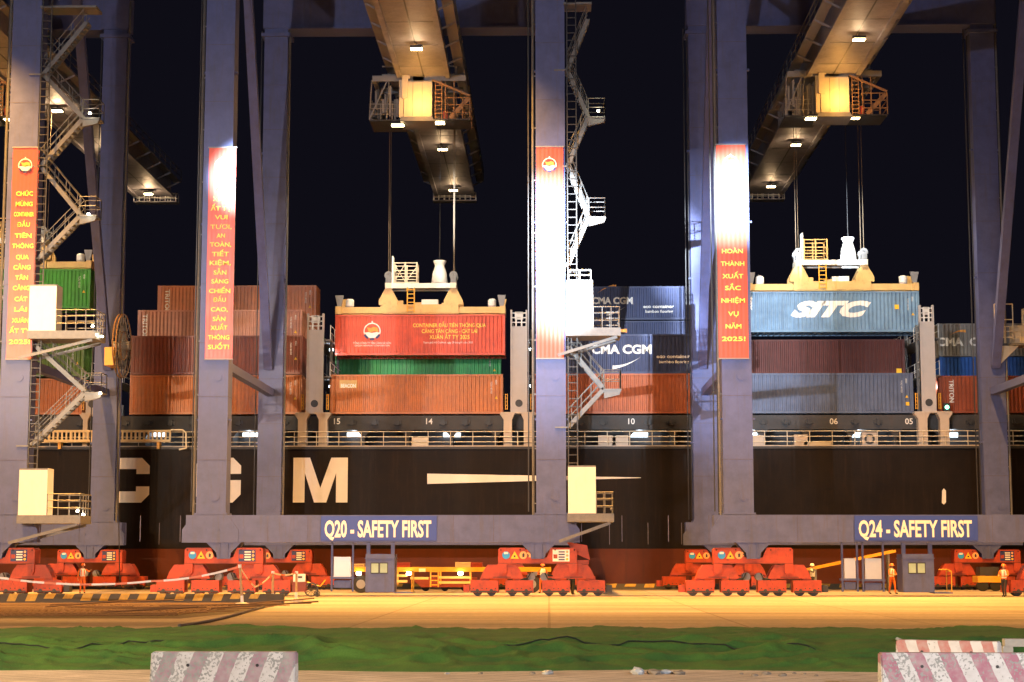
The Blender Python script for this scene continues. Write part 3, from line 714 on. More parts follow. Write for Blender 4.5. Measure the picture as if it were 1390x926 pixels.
# hanging red container
Yr = 125.6
rc = container(px(455, Yr, 455), Yr, pz(482, Yr), (.58, .085, .045), "red container with emblem and yellow slogan hanging from the middle spreader", H=2.95, marks=False)
X = rc.location.x; Z = rc.location.z
emblem(rc, px(505, Yr, 450), pz(449, Yr), Yr, .62, (X+.16, Yr+.02, .006))
for tx, y, cx, wd, h, m in (("CONTAINER ĐẦU TIÊN THÔNG QUA", 441, 610, 100, .28, LETY), ("CẢNG TÂN CẢNG - CÁT LÁI", 449, 610, 76, .28, LETY), ("XUÂN ẤT TỴ 2025", 457, 610, 55, .30, LETY),
                            ("TỔNG CÔNG TY TÂN CẢNG SÀI GÒN", 465, 505, 52, .15, LETTER), ("SAIGON NEWPORT CORPORATION", 468.5, 505, 48, .11, LETTER), ("Thành phố Hồ Chí Minh, ngày 29 tháng 01 năm 2025", 464.5, 608, 68, .14, LETTER)):
    ctext(rc, tx, px(cx, Yr, y), pz(y, Yr), h, wd/19.1, m, .008)
# bay between the middle and right crane
xd = pxl(722, YC)
container(xd, YC, T1, (.38, .10, .035), "orange container in the lowest tier behind the middle crane's stairs", H=2.85)
def line_logo(c, cx, cz, h, wd, seg=1.0, sub=None):
    ctext(c, "CMA", cx-wd*.25, cz, h, wd*.46, LETTER, .04)
    ctext(c, "CGM", cx+wd*.26, cz, h, wd*.47, LETTER, .04)
    cshape(c, crescent(cx-wd*.36, cz+h*1.0, cx+wd*.10, cz+h*2.1, h*.35, h*.42), LETO)
    cshape(c, crescent(cx+wd*.32, cz-h*.9, cx-wd*.14, cz-h*2.1, -h*.25, h*.42), LETTER)
    if sub:
        ctext(c, "eco container", sub[0], sub[1]+.16, .24, 2.35, LETTER, .035); ctext(c, "bamboo flooring", sub[0]+.05, sub[1]-.22, .22, 2.1, LETTER, .02)
c = container(xd, YC, T2, NAVY, "navy container with white lettering in the second tier behind the middle stairs", H=2.82, marks=False)
line_logo(c, px(843, YC, 475), pz(474, YC), .62, 84/19.4, 2, (px(914, YC, 486), pz(487, YC)))
xt = px(735, YB2, 420)
c = container(xt, YB2, T4-.35, NAVY, "topmost navy container with logo and eco lettering behind the middle crane", H=2.6, markcol=LETTER)
line_logo(c, px(831, YB2, 410), pz(408, YB2), .52, 57/17.9, 2, (px(894, YB2, 418), pz(419, YB2)))
container(xt, YB2, T3-.36, NAVY, "navy container just under the topmost one behind the middle crane", H=2.6)
# bay under the right crane
xe = pxl(1240, YC)-CL
c = container(xe, YC, T1, GRYB, "blue-grey container in the lowest tier under the right spreader", H=2.85)
MB().box(xe+CL-.55, xe+CL-.30, YC+.008, YC+.016, T1+.55, T1+.8).build("placard", SIGNY, c)
c = container(px(1228, 126.6, 480)-CL, 126.6, T2+.03, MAR, "dark maroon container in the second tier under the hanging blue one", H=2.7, marks=False)
MB().box(c.location.x+CL-.62, c.location.x+CL-.25, 126.608, 126.616, T2+.3, T2+.62).build("placard", SIGNY, c)
sc_ = container(px(1248, Yr, 420)-CL, Yr, pz(452, Yr), SKYB, "light blue container with big white slanted lettering hanging from the right spreader", H=2.95)
ctext(sc_, "SITC", px(1128, Yr, 420), pz(420, Yr), 1.05, 110/19.1, LETTER, .07, shear=.42)
ctext(sc_, "tex", px(1020, Yr, 420), pz(413, Yr), .34, 1.0, LETTER, .03, vertical=True)
MB().box(sc_.location.x+CL-1.75, sc_.location.x+CL-1.45, Yr+.008, Yr+.016, pz(421, Yr), pz(415, Yr)).build("placard", SIGNY, sc_)
# bay at the far right
xf = pxl(1274, YC)
container(xf, YC, T1, (.30, .07, .03), "rust brown container in the lowest tier beside the right edge", H=2.65, marks=False)
c = [o for o in COL.objects if o.get("label", "").startswith("rust brown container in the lowest")][0]
ctext(c, "TRITON", px(1292, YC, 530), pz(532, YC), .34, 1.6, LETTER, .03, vertical=True)
c = container(px(1275, YB2, 490), YB2, T2-.3, BLU, "bright blue container under the grey one near the right edge", marks=False)
c = container(px(1273, YB2, 450), YB2, T3-.62, GRY, "grey-brown container with cream lettering near the right edge", marks=False)
ctext(c, "CMA", px(1290, YB2, 460), pz(465, YB2), .62, 2.0, LETTER, .04); ctext(c, "CGM", px(1335, YB2, 460), pz(465, YB2), .62, 2.1, LETTER, .04)
cshape(c, crescent(px(1289, YB2, 455), pz(457, YB2), px(1311, YB2, 450), pz(451, YB2), .15, .22), LETO)
container(xf+3.2, YC, T1-.72, (.5, .08, .02), "orange container end peeking out low beside the right lashing bridge", marks=False, H=.68) if False else None

# ================================================================== spreaders
def spreader(cx, Yc, z0, label, cagedx=-1, white=True):
    """telescopic spreader locked on a container top at z0, with its headblock, cage and cable basket"""
    t = thing("container_spreader", label, "spreader", (cx, Yc, z0), "container spreaders")
    S = SPREAD; L = CL/2
    MB().box(cx-2.75, cx+2.75, Yc-.9, Yc+.9, z0+.10, z0+.78).build("main_frame", S, t)
    for s in (-1, 1):
        a, b = sorted((cx+s*2.752, cx+s*(L-.35)))
        MB().box(a, b, Yc-.72, Yc-.36, z0+.16, z0+.62).build("telescopic_arm", S, t); MB().box(a, b, Yc+.36, Yc+.72, z0+.16, z0+.62).build("telescopic_arm", S, t)
        a, b = sorted((cx+s*(L-.348), cx+s*(L+.02)))
        e = MB().box(a, b, Yc-1.2, Yc+1.2, z0+.06, z0+.62).build("end_beam", S, t)
        for y in (-1, 1):
            xe_ = cx+s*(L-.25); yy = Yc+y*1.0
            MB().prism([(xe_-.14, z0+.62), (xe_+.14, z0+.62), (xe_+.30, z0+1.42), (xe_-.30, z0+1.42)], yy-.1, yy+.1).build("flipper_guide", GRATE if y < 0 else S, e)
        MB().lathe((cx+s*(L-.95), Yc-.5, z0+.62), [(.24, 0), (.30, .1), (.30, .5), (.2, .6)], 12).build("flipper_motor", WHITE, e)
        # gusset towers up to the headblock
        gx = cx+s*2.35
        pts = [(gx-.68, z0+.782), (gx+.68, z0+.782), (gx+.68, z0+1.1), (gx+.24, z0+1.95), (gx-.24, z0+1.95), (gx-.68, z0+1.1)]
        for yy in (-.6, .6): MB().prism(pts, Yc+yy-.15, Yc+yy+.15).build("gusset_tower", S, t)
        h = MB().box(gx-.22, gx+.22, Yc-.95, Yc+.95, z0+1.952, z0+2.35).build("headblock_end", CREAM, t)
        for y in (-.6, .6):
            MB().box(gx-.2, gx+.2, Yc+y-.2, Yc+y+.2, z0+2.352, z0+2.95).ring((gx, z0+2.95), .10, .30, Yc+y-.06, Yc+y+.06, 14).build("rope_sheave", GALV, h)
    hb = MB().box(cx-2.12, cx+2.12, Yc-.85, Yc-.55, z0+1.98, z0+2.34).box(cx-2.12, cx+2.12, Yc+.55, Yc+.85, z0+1.98, z0+2.34).build("headblock", WHITE, t)
    MB().box(cx-2.1, cx+2.1, Yc-.53, Yc+.53, z0+2.06, z0+2.2).build("headblock_deck", GRATE, hb)
    # service cage
    x0, x1 = cx-1.95, cx-.30; zc = z0+2.342; mb = MB()
    for x in (x0, (x0+x1)/2, x1):
        for y in (Yc-.7, Yc+.7): mb.box(x-.05, x+.05, y-.05, y+.05, zc, zc+1.55)
    for k in (.08, .5, .95, 1.5):
        for y in (Yc-.7, Yc+.7): mb.box(x0, x1, y-.035, y+.035, zc+k-.035, zc+k+.035)
        for x in (x0, x1): mb.box(x-.035, x+.035, Yc-.7, Yc+.7, zc+k-.035, zc+k+.035)
    if white:
        mb.beam((x0, Yc-.7, zc+.1), ((x0+x1)/2, Yc-.7, zc+1.45), .06, .06); mb.beam((x0, Yc-.7, zc+1.45), ((x0+x1)/2, Yc-.7, zc+.1), .06, .06)
        mb.beam(((x0+x1)/2, Yc-.7, zc+.1), (x1, Yc-.7, zc+1.2), .06, .06)
    mb.build("service_cage", CREAM if white else S, t)
    MB().box(x0-.16, x0-.06, Yc-.75, Yc+.2, zc, zc+2.0).build("cage_panel", WHITE, t)
    mb = MB(); xl = cx-.95
    for x in (xl, xl+.5): mb.box(x-.04, x+.04, Yc-.98, Yc-.92, z0+.2, z0+2.0)
    for k in range(6): mb.box(xl, xl+.5, Yc-.97, Yc-.93, z0+.3+k*.3, z0+.36+k*.3)
    mb.build("access_ladder", YELLOW, t)
    MB().lathe((cx+1.32, Yc-.1, z0+2.30), [(.52, 0), (.60, .15), (.52, .8), (.36, 1.32), (.34, 1.42), (.47, 1.72), (.47, 1.78)], 22).build("cable_basket", WHITE, t, smooth=True)
    MB().box(cx+.05, cx+1.25, Yc-.6, Yc+.1, z0+.80, z0+1.18).build("control_box", WHITE, t)
    for dx, wd, hg in ((-1.55, .5, .34), (-.15, .7, .2), (1.75, .5, .16), (-2.0, .3, .16)):
        MB().box(cx+dx-wd/2, cx+dx+wd/2, Yc-.5, Yc+.3, z0+.782, z0+.782+hg).build("hydraulic_unit", S, t)
    for dx in (-2.2, -1.4, .6, 1.6): MB().box(cx+dx-.35, cx+dx+.35, Yc-.93, Yc-.902, z0+.2, z0+.68).build("cover_plate", S, t)
    return t

# ================================================================== cranes
def floodlamp(parent, p, m=LAMPW, s=.32, facing='down'):
    x, y, z = p
    f = MB().box(x-s-.05, x+s+.05, y-s*.7, y+s*.7, z, z+.18).build("floodlight", DARK, parent)
    MB().box(x-s, x+s, y-s*.6, y+s*.6, z-.06, z-.002).build("lamp_lens", m, f)

def bogie(root, cx, Y, signs=True, extra=None, board=True):
    W = .55
    eq = MB().prism([(cx-2.15, 1.75), (cx+2.15, 1.75), (cx+2.15, 2.52), (cx+2.05, 2.62), (cx+.72, 2.62), (cx+.5, 2.1), (cx-.5, 2.1), (cx-.72, 2.62), (cx-2.05, 2.62), (cx-2.15, 2.52)], Y-W, Y+W).build("bogie", RED, root)
    for s in (-1, 1):
        xa_ = cx+s*1.92
        MB().prism([(xa_-.23, 1.30), (xa_-.12, 1.16), (xa_+.12, 1.16), (xa_+.23, 1.30), (xa_+.23, 1.748), (xa_-.23, 1.748)], Y-W-.05, Y-W+.2).build("equalizer_arm", RED, eq)
        MB().disc((xa_, 1.35), .13, Y-W-.09, Y-W-.05, 14).build("pivot_pin", RED, eq)
        r0 = cx+s*1.95
        MB().prism([(r0-1.18, .95), (r0+1.18, .95), (r0+1.02, 1.35), (r0+.78, 1.70), (r0-.78, 1.70), (r0-1.02, 1.35)], Y-W+.08, Y+W-.08).build("rocker_beam", RED, eq)
        for q in (-1, 1):
            w0 = r0+q*.95
            wb = MB().box(w0-.76, w0+.76, Y-W+.02, Y+W-.02, .20, .86).build("wheel_box", RED, eq)
            MB().box(w0-.25, w0+.25, Y-W+.2, Y+W-.2, .862, .948).build("pivot_block", RED, eq)
            for u in (-.38, .38):
                mb = MB(); n = 16
                mb.prism([(w0+u+.27*math.cos(2*math.pi*i/n), .29+.265*math.sin(2*math.pi*i/n)) for i in range(n)], Y-.30, Y+.30); mb.build("wheel", DARK, eq)
            for u in (-.6, -.12, .12, .6): MB().disc((w0+u, .42), .035, Y-W-.005, Y-W+.02, 8).build("bolt", DARK, eq)
    for s in (-1, 1):
        MB().tube((cx+s*.35, Y-.25, 1.05), (cx+s*.35, Y+.35, 1.05), .22, 12).build("drive_motor", GRATE, eq)
        MB().box(cx+s*.7-.16, cx+s*.7+.16, Y-.35, Y+.3, .35, 1.0).build("gearbox", DARK, eq)
        MB().path([(cx+s*.4, Y-.42, 1.25), (cx+s*.55, Y-.5, .95), (cx+s*.9, Y-.5, .9), (cx+s*1.05, Y-.5, .6)], .035, 5).build("hydraulic_hose", BLACK, eq)
        for q in (-1, 1):
            r0 = cx+s*1.95+q*.95
            MB().box(r0-.72, r0+.72, Y-W+.008, Y-W+.018, .215, .30).build("grease_strip", DARK, eq)
            for u in (-.38, .38): MB().disc((r0+u, .30), .10, Y-W-.03, Y-W+.018, 12).build("axle_cap", DARK, eq)
        MB().box(cx+s*1.95-.5, cx+s*1.95+.5, Y-W+.065, Y-W+.078, 1.0, 1.06).build("rocker_seam", SEAMR, eq)
        for u in (-2.0, -.95, .95, 2.0): MB().disc((cx+u, 2.5), .045, Y-W-.012, Y-W, 8).build("bolt", DARK, eq)
    MB().box(cx-2.13, cx+2.13, Y-W-.014, Y-W-.002, 1.76, 1.80).build("lower_lip", SEAMR, eq)
    Yf = Y-W-.012
    if signs:
        z = 2.22; x = cx-1.72
        MB().disc((x, z), .21, Yf, Yf+.01).build("safety_sign", SIGNB, eq)
        MB().box(x-.11, x+.11, Yf-.004, Yf-.001, z+.06, z+.17).build("safety_mark", LETTER, eq)
        x += .47; MB().prism([(x-.23, z-.19), (x+.23, z-.19), (x, z+.22)], Yf, Yf+.01).build("safety_sign", SIGNY, eq)
        MB().disc((x, z-.06), .06, Yf-.004, Yf-.001, 10).build("safety_mark", DARK, eq)
        x += .47; MB().disc((x, z), .21, Yf, Yf+.01).build("safety_sign", SIGNR, eq)
        MB().prism([(x-.05, z-.12), (x+.07, z-.1), (x+.08, z+.06), (x, z+.12), (x-.06, z+.05)], Yf-.004, Yf-.001).build("safety_mark", DARK, eq)
    if board:
        x = cx+1.28; z = 2.2; wht = board == 2
        MB().box(x-.46, x+.46, Yf, Yf+.01, z-.32, z+.32).build("notice_board", LETTER if wht else SIGND, eq)
        for k in range(4):
            MB().box(x-.14, x+.20, Yf-.004, Yf-.001, z+.16-k*.14, z+.23-k*.14).build("notice_line", SIGND if wht else LETTER, eq)
        for k in range(3): MB().disc((x+.33, z+.2-k*.2), .07, Yf-.004, Yf-.001, 10).build("notice_symbol", SIGNR if k != 2 else SIGNY, eq)
        MB().box(x-.42, x-.2, Yf-.004, Yf-.001, z-.16, z+.06).build("notice_symbol", RED, eq)
    MB().box(cx-4.05, cx-3.72, Y-.3, Y+.3, .22, .6).build("buffer", RED, eq); MB().box(cx+3.72, cx+4.05, Y-.3, Y+.3, .22, .6).build("buffer", DARK, eq)
    return eq

def stairs(root, xin, xout, Y, levels, start_in=True, name="stair_flight"):
    """zig-zag stair along X between xin and xout through the given floor heights, top to bottom"""
    inn = start_in
    for a, b in zip(levels, levels[1:]):
        xa, xb = (xin, xout) if inn else (xout, xin)
        s = MB().flight((xa, Y, a), (xb, Y, b)).build(name, GALV, root)
        MB().flight_rail((xa, Y, a), (xb, Y, b)).build("handrail", GALV, s)
        d = .95 if inn else -.75
        x0, x1 = sorted((xb, xb+d))
        l = MB().box(x0, x1, Y-.6, Y+.6, b-.10, b-.02).build("stair_landing", GALV, root)
        if inn:
            MB().prism([(x0, b-.102), (x1, b-.102), (x1-.1, b-.35), (x0, b-.55)], Y-.55, Y-.35).build("bracket", GALV, l)
            MB().rail([(x0, Y-.58, b-.02), (x1-.03, Y-.58, b-.02), (x1-.03, Y+.58, b-.02), (x0, Y+.58, b-.02)], 1.05, .028, (.5,), .9).build("handrail", GALV, l)
        inn = not inn

def crane(label, XL, XR, bx, trol, cfg):
    root = thing("ship_to_shore_crane", label, "crane", ((XL+XR)/2, YL, 0), "ship-to-shore cranes")
    lw = .82; HT = 46
    # legs
    for X in (XL, XR):
        for Y in (YL, YW):
            dw = lw if Y == YL else .80
            lg = MB().box(X-dw, X+dw, Y-.62, Y+.62, 4.45, HT).build("leg", BLUE, root)
            MB().box(X-dw-.09, X+dw+.09, Y-.70, Y+.70, 4.40, 4.52).build("base_flange", BLUE, lg)
            for z in (9.6, 20.6, 29.3):
                for s in (-1, 1): MB().box(X+s*dw, X+s*(dw+.16), Y-.45, Y-.2, z, z+.10).build("lug", BLUE, lg)
            for z in (7.4, 10.9, 13.9, 17.2, 20.9, 24.4, 27.6, 30.9, 34.0):
                MB().box(X-dw-.006, X+dw+.006, Y-.628, Y+.628, z, z+.045).build("weld_seam", SEAM, lg)
            for z in (5.4, 12.0): MB().disc((X+.25, z), .22, Y-.65, Y-.62, 16).build("manhole_cover", BLUE, lg)
            mb = MB()
            xx = X-dw-.16 if Y == YL else X+dw+.14
            mb.tube((xx, Y-.5, 3.2), (xx, Y-.5, HT-6), .07, 6)
            for z in range(5, 40, 3): mb.box(min(xx, X), max(xx, X), Y-.54, Y-.46, z, z+.06)
            mb.build("conduit", GALV, lg)
            mb = MB(); xx = X-dw-.42 if Y == YL else X-dw-.30
            for q in (0, .22): mb.tube((xx+q, Y+.1, 4.6), (xx+q, Y+.1, HT-8), .04, 5)
            mb.build("cable_run", DARK, lg)
    # sill beams with haunches and clevises
    for Y in (YL, YW):
        sb = MB().box(XL-1.35, XR+1.35, Y-.66, Y+.66, 2.92, 4.398).build("sill_beam", BLUE, root)
        for X in (XL, XR):
            MB().prism([(X-1.55, 2.90), (X+1.55, 2.90), (X+1.55, 3.6), (X+.95, 4.42), (X-.95, 4.42), (X-1.55, 3.6)], Y-.70, Y-.662).build("haunch_plate", BLUE, sb)
            X = X+(.75 if X == XL else -.75)
            MB().prism([(X-.36, 2.02), (X+.36, 2.02), (X+.40, 2.35), (X+.95, 2.898), (X-.95, 2.898), (X-.40, 2.35)], Y-.66, Y+.64).build("clevis", BLUE, sb)
            for q in (-.22, .22): MB().box(X+q-.03, X+q+.03, Y-.72, Y-.662, 2.05, 2.85).build("stiffener", BLUE, sb)
            for q in (-2.4, 2.4, 4.6, -4.6): MB().box(X+q-.02, X+q+.02, Y-.668, Y-.662, 2.95, 4.37).build("weld_seam", SEAM, sb)
            for q in (-1.0, -.3, .5, 1.1): MB().disc((X+q, 3.62+.1*(q > 0)), .05, Y-.73, Y-.70, 8).build("bolt", BLUE, sb)
    # portal ties and braces
    for X in (XL, XR):
        MB().beam((X, YL+.62, 13.0), (X, YW-.62, 13.0), .48, .48).build("portal_tie", BLUE, root)
        s = 1 if X == XR else -1
        MB().beam((X+s*.15, YW-.7, 14.6), (X+s*.15, YL+7.5, 40), .5, .55, (1, 0, 0)).build("diagonal_brace", BLUE, root)
        MB().beam((X-s*.2, YL+.6, 36.5), (X-s*.2, YW, 44), .35, .35).build("tie_tube", BLUE, root)
    # upper cross beams
    for Y, z in ((YW, 38.0), (YL, 41.0)):
        cb = MB().box(XL-.9, XR+.9, Y-.72, Y+.72, z, z+2.4).build("cross_beam", BLUE, root)
        MB().box(XL+.83, XR-.83, Y-.95, Y+.95, z-.14, z-.002).build("beam_flange", BLUE, cb)
        for X in (XL, XR): MB().box(X-1.0, X+1.0, Y-.8, Y+.8, z-.6, z-.36).build("corbel", BLUE, cb)
    mb = MB().rail([(XL+.9, YW-.9, 40.4), (XR-.9, YW-.9, 40.4)], 1.1); mb.build("walkway_rail", GALV, root)
    # boom: box girder with rail flanges, walkways and tip platform
    BZ0 = 35.3; Yb0, Yb1 = 74, 160
    BOOMM = mat("boom_grey_blue_paint", (.23, .225, .26), .55, var=.35, vscale=.8, dirt_amt=.55, dirt=(.10, .08, .06))
    bm_ = MB().box(bx-1.5, bx+1.5, Yb0, Yb1, BZ0, BZ0+2.3).build("boom", BOOMM, root)
    for s in (-1, 1):
        MB().box(bx+s*1.502, bx+s*1.85, Yb0, Yb1-.2, BZ0-.16, BZ0+.10).build("trolley_rail", BOOMM, bm_)
        MB().box(bx+s*2.06, bx+s*2.75, Yb0, Yb1-1.5, BZ0+.9, BZ0+.98).build("boom_walkway", GRATE, bm_)
        MB().rail([(bx+s*2.72, Yb0, BZ0+.98), (bx+s*2.72, Yb1-1.5, BZ0+.98)], 1.05, .035, (.5,), 2.2).build("walkway_rail", GALV, bm_)
        fb = MB().beam((bx+s*1.51, Yb0, BZ0+.3), (bx+s*2.7, Yb0, BZ0+.88), .1, .12).build("walkway_bracket", BOOMM, bm_)
        for y in range(int(Yb0)+4, int(Yb1)-1, 4):
            cpy = fb.copy(); COL.objects.link(cpy); cpy.location.y = y-Yb0
    mb = MB()
    for y in range(int(Yb0)+3, int(Yb1), 5): mb.box(bx-1.49, bx+1.49, y-.02, y+.02, BZ0-.015, BZ0-.001)
    mb.box(bx-.05, bx+.05, Yb0, Yb1-3, BZ0-.016, BZ0-.002)
    mb.build("weld_seam", DARK, bm_)
    tp = MB().box(bx-2.0, bx+2.0, Yb1+.01, Yb1+1.2, BZ0-.55, BZ0-.45).build("tip_platform", BOOMM, bm_)
    MB().rail([(bx-1.95, Yb1+.05, BZ0-.45), (bx+1.95, Yb1+.05, BZ0-.45)], .7, .05, (.5,), .5).rail([(bx-1.95, Yb1+1.15, BZ0-.45), (bx+1.95, Yb1+1.15, BZ0-.45)], .9, .04, (.5,), .9).build("tip_rail", WHITE, bm_)
    for Y in cfg["lamps"]:
        lx = bx+cfg.get("lampdx", .1); floodlamp(bm_, (lx, Y, BZ0-.40), LAMPW, .36)
        MB().box(lx-.03, lx+.03, Y-.03, Y+.03, BZ0-.22, BZ0-.017).build("lamp_bracket", DARK, bm_)
        point("boom_light", (lx, Y-.1, BZ0-.75), cfg.get("boomw", 130), (1.0, .64, .34), .2)
        spot("boom_light", (lx, Y-.1, BZ0-.6), (lx, Y-1, 0), 4200, 130, .6, WARM, .2)
    for Y in (76, 84, 92, 102):
        floodlamp(bm_, (bx+2.4, Y, BZ0+.70), LAMPW, .34)
        spot("girder_light", (bx+2.7, Y, BZ0+.35), (bx+2.7, Y+(1 if Y > 80 else -13), 0), cfg.get("gird", 118000)*(1 if Y > 80 else .4), 96, 1.0, AMBER, .2)
    # trolley with cabin
    ty = trol["y"]; tx = trol["x"]; tz = trol["z"]
    tr = MB().box(tx-3.2, tx+3.3, ty-1.6, ty-1.35, tz+2.9, tz+3.3).box(tx-3.2, tx+3.3, ty+1.6, ty+1.9, tz+2.9, tz+3.3).box(tx-3.2, tx-2.9, ty-1.34, ty+1.59, tz+2.92, tz+3.28).box(tx+3.0, tx+3.3, ty-1.34, ty+1.59, tz+2.92, tz+3.28).build("trolley", GRATE, root)
    MB().box(tx-3.4, tx-1.0, ty-1.5, ty+1.8, tz+.12, tz+.2).build("machinery_deck", DARK, tr)
    mb = MB().rail([(tx-3.4, ty-1.5, tz+.2), (tx-1.0, ty-1.5, tz+.2)], 1.1, .035, (.35, .7), .8).rail([(tx-3.4, ty+1.8, tz+.2), (tx-3.4, ty-1.5, tz+.2)], 1.1, .035, (.5,), .8)
    for x in (tx-3.4, tx-2.2, tx-1.05): mb.tube((x, ty-1.5, tz+.2), (x+.15, ty-1.5, tz+3.0), .05, 6)
    mb.beam((tx-3.4, ty-1.5, tz+.2), (tx-2.2, ty-1.5, tz+2.9), .08, .08)
    mb.build("deck_rail", GRATE, tr)
    for i in range(7):
        x = tx-3.1+random.random()*1.9; z = tz+.21+random.random()*1.5; s = random.uniform(.15, .4)
        MB().lathe((x, ty-.6+random.random()*1.5, z), [(s*.7, 0), (s, .1), (s, s*1.2), (s*.6, s*1.5)], 10).build("hoist_motor", random.choice((DARK, GRATE, GALV)), tr)
    for s in (-1, 1): MB().box(tx+s*3.05-.12, tx+s*3.05+.12, ty+1.902, ty+7.5, tz+2.9, tz+3.3).build("trolley_side_beam", GRATE, tr)
    MB().box(tx-3.2, tx+3.3, ty+7.502, ty+7.8, tz+2.9, tz+3.3).build("trolley_end_beam", GRATE, tr)
    for q in range(14):
        x = tx-3.35+.165*q; MB().box(x, x+.14, ty-1.45, ty-1.2, tz+.2+random.random()*.8, tz+1.2+random.random()*1.5).build("hoist_motor", random.choice((DARK, GRATE, DARK, GALV)), tr)
    cab = MB().box(tx-.98, tx+.98, ty-1.9, ty+.4, tz+.30, tz+2.75).build("operator_cabin", CREAM, tr)
    MB().prism([(tx-1.22, tz-.02), (tx+1.2, tz-.02), (tx+1.0, tz+.28), (tx-1.2, tz+.28)], ty-1.95, ty+.5).build("cabin_floor", GRATE, tr)
    for q in (-.35, .3): MB().box(tx+q-.015, tx+q+.015, ty-1.915, ty-1.902, tz+.35, tz+2.7).build("panel_joint", GRATE, tr)
    MB().box(tx-1.3, tx-1.02, ty-1.85, ty-1.6, tz+.28, tz+2.9).build("cabin_post", CREAM, tr)
    MB().box(tx-.95, tx+.95, ty-1.8, ty+.2, tz+2.752, tz+2.87).box(tx-.4, tx+.4, ty-1.6, ty-1.2, tz+2.872, tz+3.25).build("cabin_roof", CREAM, tr)
    mb = MB()
    for x in (tx+1.2, tx+1.65): mb.box(x-.03, x+.03, ty-1.8, ty-1.74, tz+.1, tz+2.9)
    for k in range(10): mb.box(tx+1.2, tx+1.65, ty-1.79, ty-1.75, tz+.25+k*.28, tz+.31+k*.28)
    mb.build("cabin_ladder", RUSTY, tr)
    MB().box(tx+1.05, tx+3.6, ty-1.8, ty+1.0, tz+.08, tz+.16).build("side_deck", DARK, tr)
    mb = MB()
    for x in (tx+1.9, tx+2.5, tx+3.1, tx+3.6):
        for y in (ty-1.8, ty+1.0): mb.tube((x, y, tz+.16), (x, y, tz+2.8 if x < tx+2.6 else tz+1.7), .045, 5)
    for k in (.6, 1.15, 1.65): mb.tube((tx+1.9, ty-1.8, tz+k), (tx+3.6, ty-1.8, tz+k), .04, 5); mb.tube((tx+1.9, ty+1.0, tz+k), (tx+3.6, ty+1.0, tz+k), .04, 5); mb.tube((tx+3.6, ty-1.8, tz+k), (tx+3.6, ty+1.0, tz+k), .04, 5)
    mb.build("side_rail", RUSTY, tr)
    MB().beam((tx+1.0, ty-1.85, tz+2.9), (tx+3.6, ty-1.85, tz+1.75), .1, .14).build("stay", RUSTY, tr)
    MB().beam((tx+2.2, ty-1.7, tz+.2), (tx+3.5, ty-1.7, tz+1.6), .1, .3).build("cabin_stair", RUSTY, tr)
    MB().box(tx+1.75, tx+2.05, ty-1.7, ty-1.5, tz+.17, tz+.75).build("fire_box", RED, tr)
    mb = MB()
    for k in range(7):
        zz = tz+3.0+.25*k; mb.box(tx-1.0+.1*math.sin(k), tx-.55, ty-1.9-.3*k, ty-1.8-.3*k, zz, zz+.55)
    mb.box(tx-1.1, tx-.7, ty-2.0, ty-1.7, tz+1.6, tz+3.6)
    mb.build("festoon_cable", CREAM, tr)
    mb = MB()
    for x in (tx-1.0, tx+.2, tx+1.5, tx+2.6):
        mb.box(x-.06, x+.06, ty-.9, ty-.75, tz+3.0, tz+4.2)
    for z in (tz+3.5, tz+4.1): mb.box(tx-2.6, tx+2.8, ty-.9, ty-.8, z, z+.1)
    mb.beam((tx-1, ty-.9, tz+4.1), (tx+.2, ty-.9, tz+3.3), .08, .08); mb.beam((tx+1.5, ty-.9, tz+3.3), (tx+.2, ty-.9, tz+4.1), .08, .08)
    mb.build("trolley_truss", GRATE, tr)
    for q, (lx, ly, lz) in enumerate(trol["lamps"]):
        floodlamp(tr, (lx, ly, lz+.06), LAMPW, .42)
        spot("trolley_light", (lx, ly, lz-.15), (lx, ly-.6, 0), 7000, 120, .5, NEUT, .25)
    point("cabin_light", (tx+.2, ty-3.1, tz+1.2), 330, AMBER, .15)
    # hoist ropes
    for i, (xa, xb) in enumerate(trol["ropes"]):
        for y in (-.6, .6):
            MB().tube((xa, trol["load_y"]+y, tz+3.2), (xb, trol["load_y"]+y, trol["load_z"]+3.0), .024, 5).build("hoist_rope", ROPE, root)
    MB().tube((trol["cable"], trol["load_y"]-.1, tz+3.0), (trol["cable"], trol["load_y"]-.1, trol["load_z"]+4.0), .022, 5).build("power_cable", DARK, root)
    # bogies
    for X, k in ((XL, 0), (XR, 1)):
        bogie(root, X+(.75 if k == 0 else -.75), YL, True, board=cfg.get("boards", (1, 1))[k]); bogie(root, X+(.75 if k == 0 else -.75), YW, True, board=1)
    # sign board
    if cfg.get("sign"):
        x0, x1, txt = cfg["sign"]; X0, X1 = px(x0, YL, 718), px(x1, YL, 718); Zm = (pz(701, YL)+pz(734, YL))/2; hh_ = pz(701, YL)-pz(734, YL)
        sg = MB().box(X0, X1, YL-.74, YL-.664, Zm-hh_/2, Zm+hh_/2).build("sign_board", BLUE2, root)
        sg["label"] = "dark blue board with white safety lettering"
        lettering(sg, txt, (X0+X1)/2-.05, Zm, YL-.75, .90, (X1-X0)*.92, LETTER, .03)
    # ground cabin hanging from the sill beam, with the stainless cabinets beside it
    if cfg.get("cabin"):
        x0, x1 = cfg["cabin"]; X0, X1 = px(x0, YL, 780), px(x1, YL, 780); z0, z1 = .22, 2.28
        cb = MB().box(X0, X1, YL-.75, YL+.85, z0, z1).build("ground_cabin", BLUE, root)
        mb = MB()
        for x in (X0+.02, X1-.22): MB().box(x, x+.2, YL-.5, YL-.3, z1+.002, 2.918).build("hanger", BLUE, cb)
        MB().box(X0-.04, X1+.04, YL-.80, YL+.9, z1-.25, z1-.20).build("drip_edge", BLUE, cb)
        w0 = X0+.28; wz0, wz1 = 1.22, 1.82
